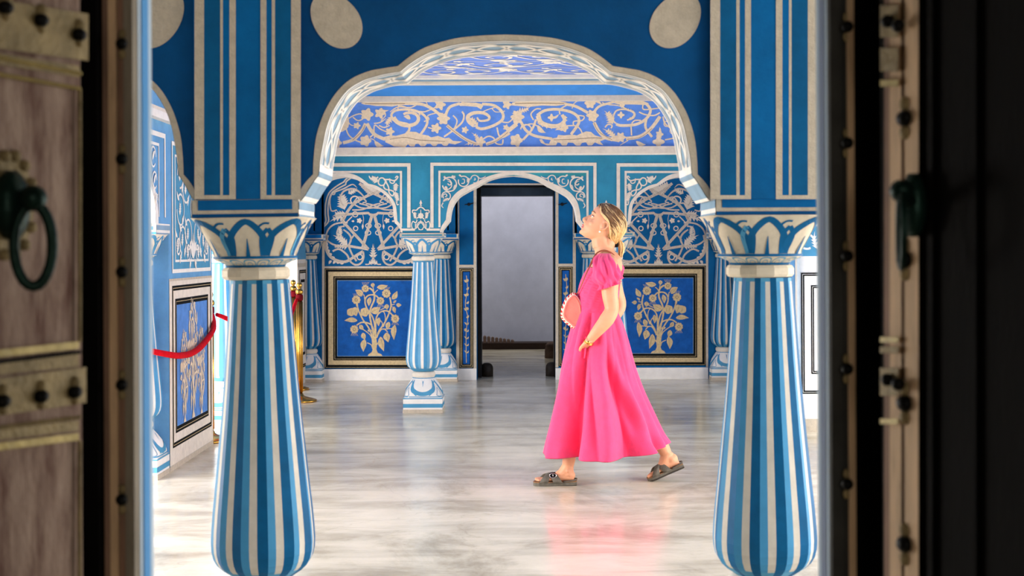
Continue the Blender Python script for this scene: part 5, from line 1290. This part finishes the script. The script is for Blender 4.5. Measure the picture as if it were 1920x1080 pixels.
# puff sleeves
def sleeve(sgn,lab):
    s=MB(); rows=[]; NS=72
    if sgn<0: path=[(1133,475,.085,.036,.050),(1130,479,.115,.050,.060),(1129,487,.145,.060,.068),(1130,497,.168,.067,.074),(1131.5,508,.183,.071,.076),(1133.5,518,.192,.071,.074),(1136,525,.196,.066,.066),(1137.5,529.5,.198,.056,.056),(1138,533,.198,.058,.058),(1138.2,536,.199,.064,.063)]
    else: path=[(1140,478,.085,.036,.050),(1142,483,.12,.052,.058),(1144,492,.15,.062,.064),(1148,502,.17,.066,.066),(1151,511,.185,.066,.066),(1153,519,.195,.062,.062),(1154,524,.198,.055,.055),(1154.5,529,.2,.060,.058)]
    for i,(x,y,dy,rx,ry) in enumerate(path):
        c=Wp(x,y,sgn*dy); f=i/(len(path)-1); row=[]
        for k in range(NS):
            a=2*math.pi*k/NS; am=.010*math.sin(math.pi*min(1,f*1.05)) if f<.85 else .006
            nz=noise.noise(Vector((3.0*math.cos(a),3.0*math.sin(a),f*4.5)))
            d=(am*2.4*((abs(math.sin(3*a+f*4))-.6)+.7*(abs(math.sin(5.5*a-f*5+1))-.6))+.028*nz*math.sin(math.pi*min(1,f*1.1))) + (.0045*math.sin(20*a) if f>.8 else 0)
            xo=(rx+d)*math.cos(a)
            row.append(c+Vector((xo,(ry+d)*math.sin(a),xo*.30*f+.012*nz*math.sin(math.pi*f))))
        rows.append(row)
    s.grid(rows,PINK,True,True,False); o=wb(s,'sleeve',dress,label=lab)
    q=o.modifiers.new('soft','SUBSURF'); q.levels=1; q.render_levels=1
sleeve(-1,'short puffed sleeve with gathered cuff'); sleeve(1,'far puffed sleeve')
# bracelet
e=MB()
axis=(Wp(1091,657,-.165)-wr).normalized(); c=wr+axis*.008
for o_ in (0,.007):
    u1=axis.orthogonal().normalized(); u2=axis.cross(u1); e.tube([c+axis*o_+u1*(.0275*math.cos(a))+u2*(.0275*math.sin(a)) for a in [2*math.pi*k/28 for k in range(29)]],.0028,GOLDB,8,1)
e.ball(c+Vector((-.004,-.027,0)),.009,GOLDB,8,(1,.5,1)); wb(e,'bracelet',label='thin gold bracelet')
# ---------- sandals
def sandal(T,sgn,buckle,lab,yo,th=1.0):
    a,d,u,sdn,L=T; st=empty('sandal',(0,0,0),None,None); del_=None
    st.parent=woman; st['label']=lab
    def pt(t,w,h): return a+d*(L*t)+sdn*w+u*h
    out=[(-.05,.018),(-.03,.030),(.05,.036),(.25,.037),(.45,.038),(.65,.045),(.80,.049),(.92,.045),(1.02,.032),(1.06,.012)]
    poly=[(t,w) for t,w in out]+[(t,-w) for t,w in out[::-1]]
    s=MB()
    lay=[(-.034,SOLE,.96),(-.026,SOLE,1.0),(-.020,SAND,1.02),(-.002,SAND,1.03),(.003,CORK,1.0)]
    rows=[[pt(t,w*k,h*(th if h<0 else 1)) for t,w in poly] for h,_,k in lay]
    n=len(poly)
    for i in range(len(lay)-1):
        for j in range(n):
            s.face([rows[i][j],rows[i][(j+1)%n],rows[i+1][(j+1)%n],rows[i+1][j]],lay[i][1] if i<3 else CORK)
    tri=tessellate_polygon([[Vector((t,w,0)) for t,w in poly]])
    for t in tri: s.face([rows[-1][i] for i in t],CORK); s.face([rows[0][i] for i in t],SOLE)
    # raised heel cup rim
    s.tube([pt(.30,.037,.002),pt(.1,.038,.006),pt(-.02,.030,.010),pt(-.05,0,.012),pt(-.02,-.030,.010),pt(.1,-.038,.006),pt(.30,-.037,.002)],.004,SAND,8,3)
    o=wb(s,'footbed',st)
    def strap(t0,t1,wid):
        s=MB(); rows=[]
        for j in range(15):
            q=math.pi*j/14; w=.046*math.cos(q); h=.052*math.sin(q)**.8+ .002; tc=t0+(t1-t0)*j/14
            wd=wid*(1.15-.3*math.sin(q))
            rows.append([pt(tc-wd/2,w*1.04,h*1.02-.004-(.006 if 0 else 0)),pt(tc+wd/2,w*1.02,h*(.88)-.004)])
        s.grid(rows,SAND,True); o=wb(s,'strap',st); q=o.modifiers.new('leather','SOLIDIFY'); q.thickness=.004; q.offset=1
    strap(.42,.80,.20); strap(.82,.44,.20)
    if buckle:
        s=MB(); c=pt(.56,-.036,.036)+Vector((0,-.006,.004)); s.tube([c+d*(.020*math.cos(q))+u*(.013*math.sin(q))+Vector((0,-.001,0)) for q in [2*math.pi*k/20 for k in range(21)]],.0028,SILV,8,1); s.tube([c-u*.012,c+u*.012],.002,SILV,6,1); wb(s,'buckle',st,label='large silver buckle')
        s=MB(); s.ball(c+Vector((0,.003,0)),.016,BLKH,8,(1.3,.25,.9)); wb(s,'buckle_tab',st)
sandal(FT,-1,True,'dark taupe sandal flat on the floor',-.06); sandal(RT,1,False,'dark taupe sandal bent up on its toes',.085,.72)
# ---------- shoulder bag
bo=Wp(1068,582,-.03)
bag=empty('shoulder_bag',bo,'small salmon pink shoulder bag with red and cream laced edge, against the woman\'s waist','bag')
def bb(mb,name,**k): o=mb.build(name,None,bo,**k); o.parent=bag; o.location=(0,0,0); return o
out=[(1073,553),(1078,554),(1084,562),(1088,575),(1089,592),(1084,606),(1075,611),(1068,606),(1058,597),(1055,588),(1058,574),(1064,561)]
out=[tuple(v) for v in spline(out+[out[0]],4)[:-1]]
s=MB(); rows=[]
cxp=sum(p[0] for p in out)/len(out); cyp=sum(p[1] for p in out)/len(out)
for dy,k in ((-.070,.80),(-.076,.92),(-.070,1.0),(-.035,1.03),(.0,1.0),(.008,.9)):
    rows.append([Wp(cxp+(p[0]-cxp)*k,cyp+(p[1]-cyp)*k,dy) for p in out])
s.grid(rows,BAGM,True,True,True); bb(s,'bag_body')
s=MB(); s2=MB(); M_=len(out)
pth=[Wp(cxp+(p[0]-cxp)*1.02,cyp+(p[1]-cyp)*1.02,-.066) for p in out]; pth2=[Wp(cxp+(p[0]-cxp)*1.02,cyp+(p[1]-cyp)*1.02,-.002) for p in out]
s.tube(pth+[pth[0]],.0042,BAGW,8,1); s.tube(pth2+[pth2[0]],.0042,BAGW,8,1)
for k in range(M_//2-2,M_+4):
    p=pth[k%M_]; q=pth2[(k+1)%M_]; mid=p.lerp(q,.5)+(p.lerp(q,.5)-Wp(cxp,cyp,-.035)).normalized()*.007
    (s2 if k%2 else s).tube([p,mid,q],[.0062,.0075,.0062],BAGR if k%2 else BAGW,8,3)
bb(s,'cream_trim'); bb(s2,'red_lacing')
s=MB(); s.tube([Wp(1078,556,-.04),Wp(1086,540,-.085),Wp(1096,515,-.125),Wp(1105,496,-.120),Wp(1112,482,-.100),Wp(1119,473.5,-.080),Wp(1130,469.5,-.074),Wp(1141,472,-.078),Wp(1150,479,-.080),Wp(1156.5,490,-.078),Wp(1159,506,-.075),Wp(1160,528,-.070),Wp(1156,560,-.03)],[(.002,.0035)]*3+[(.0025,.006)]*9+[(.002,.004)],BROWN,8,4); bb(s,'strap',label='brown leather strap')
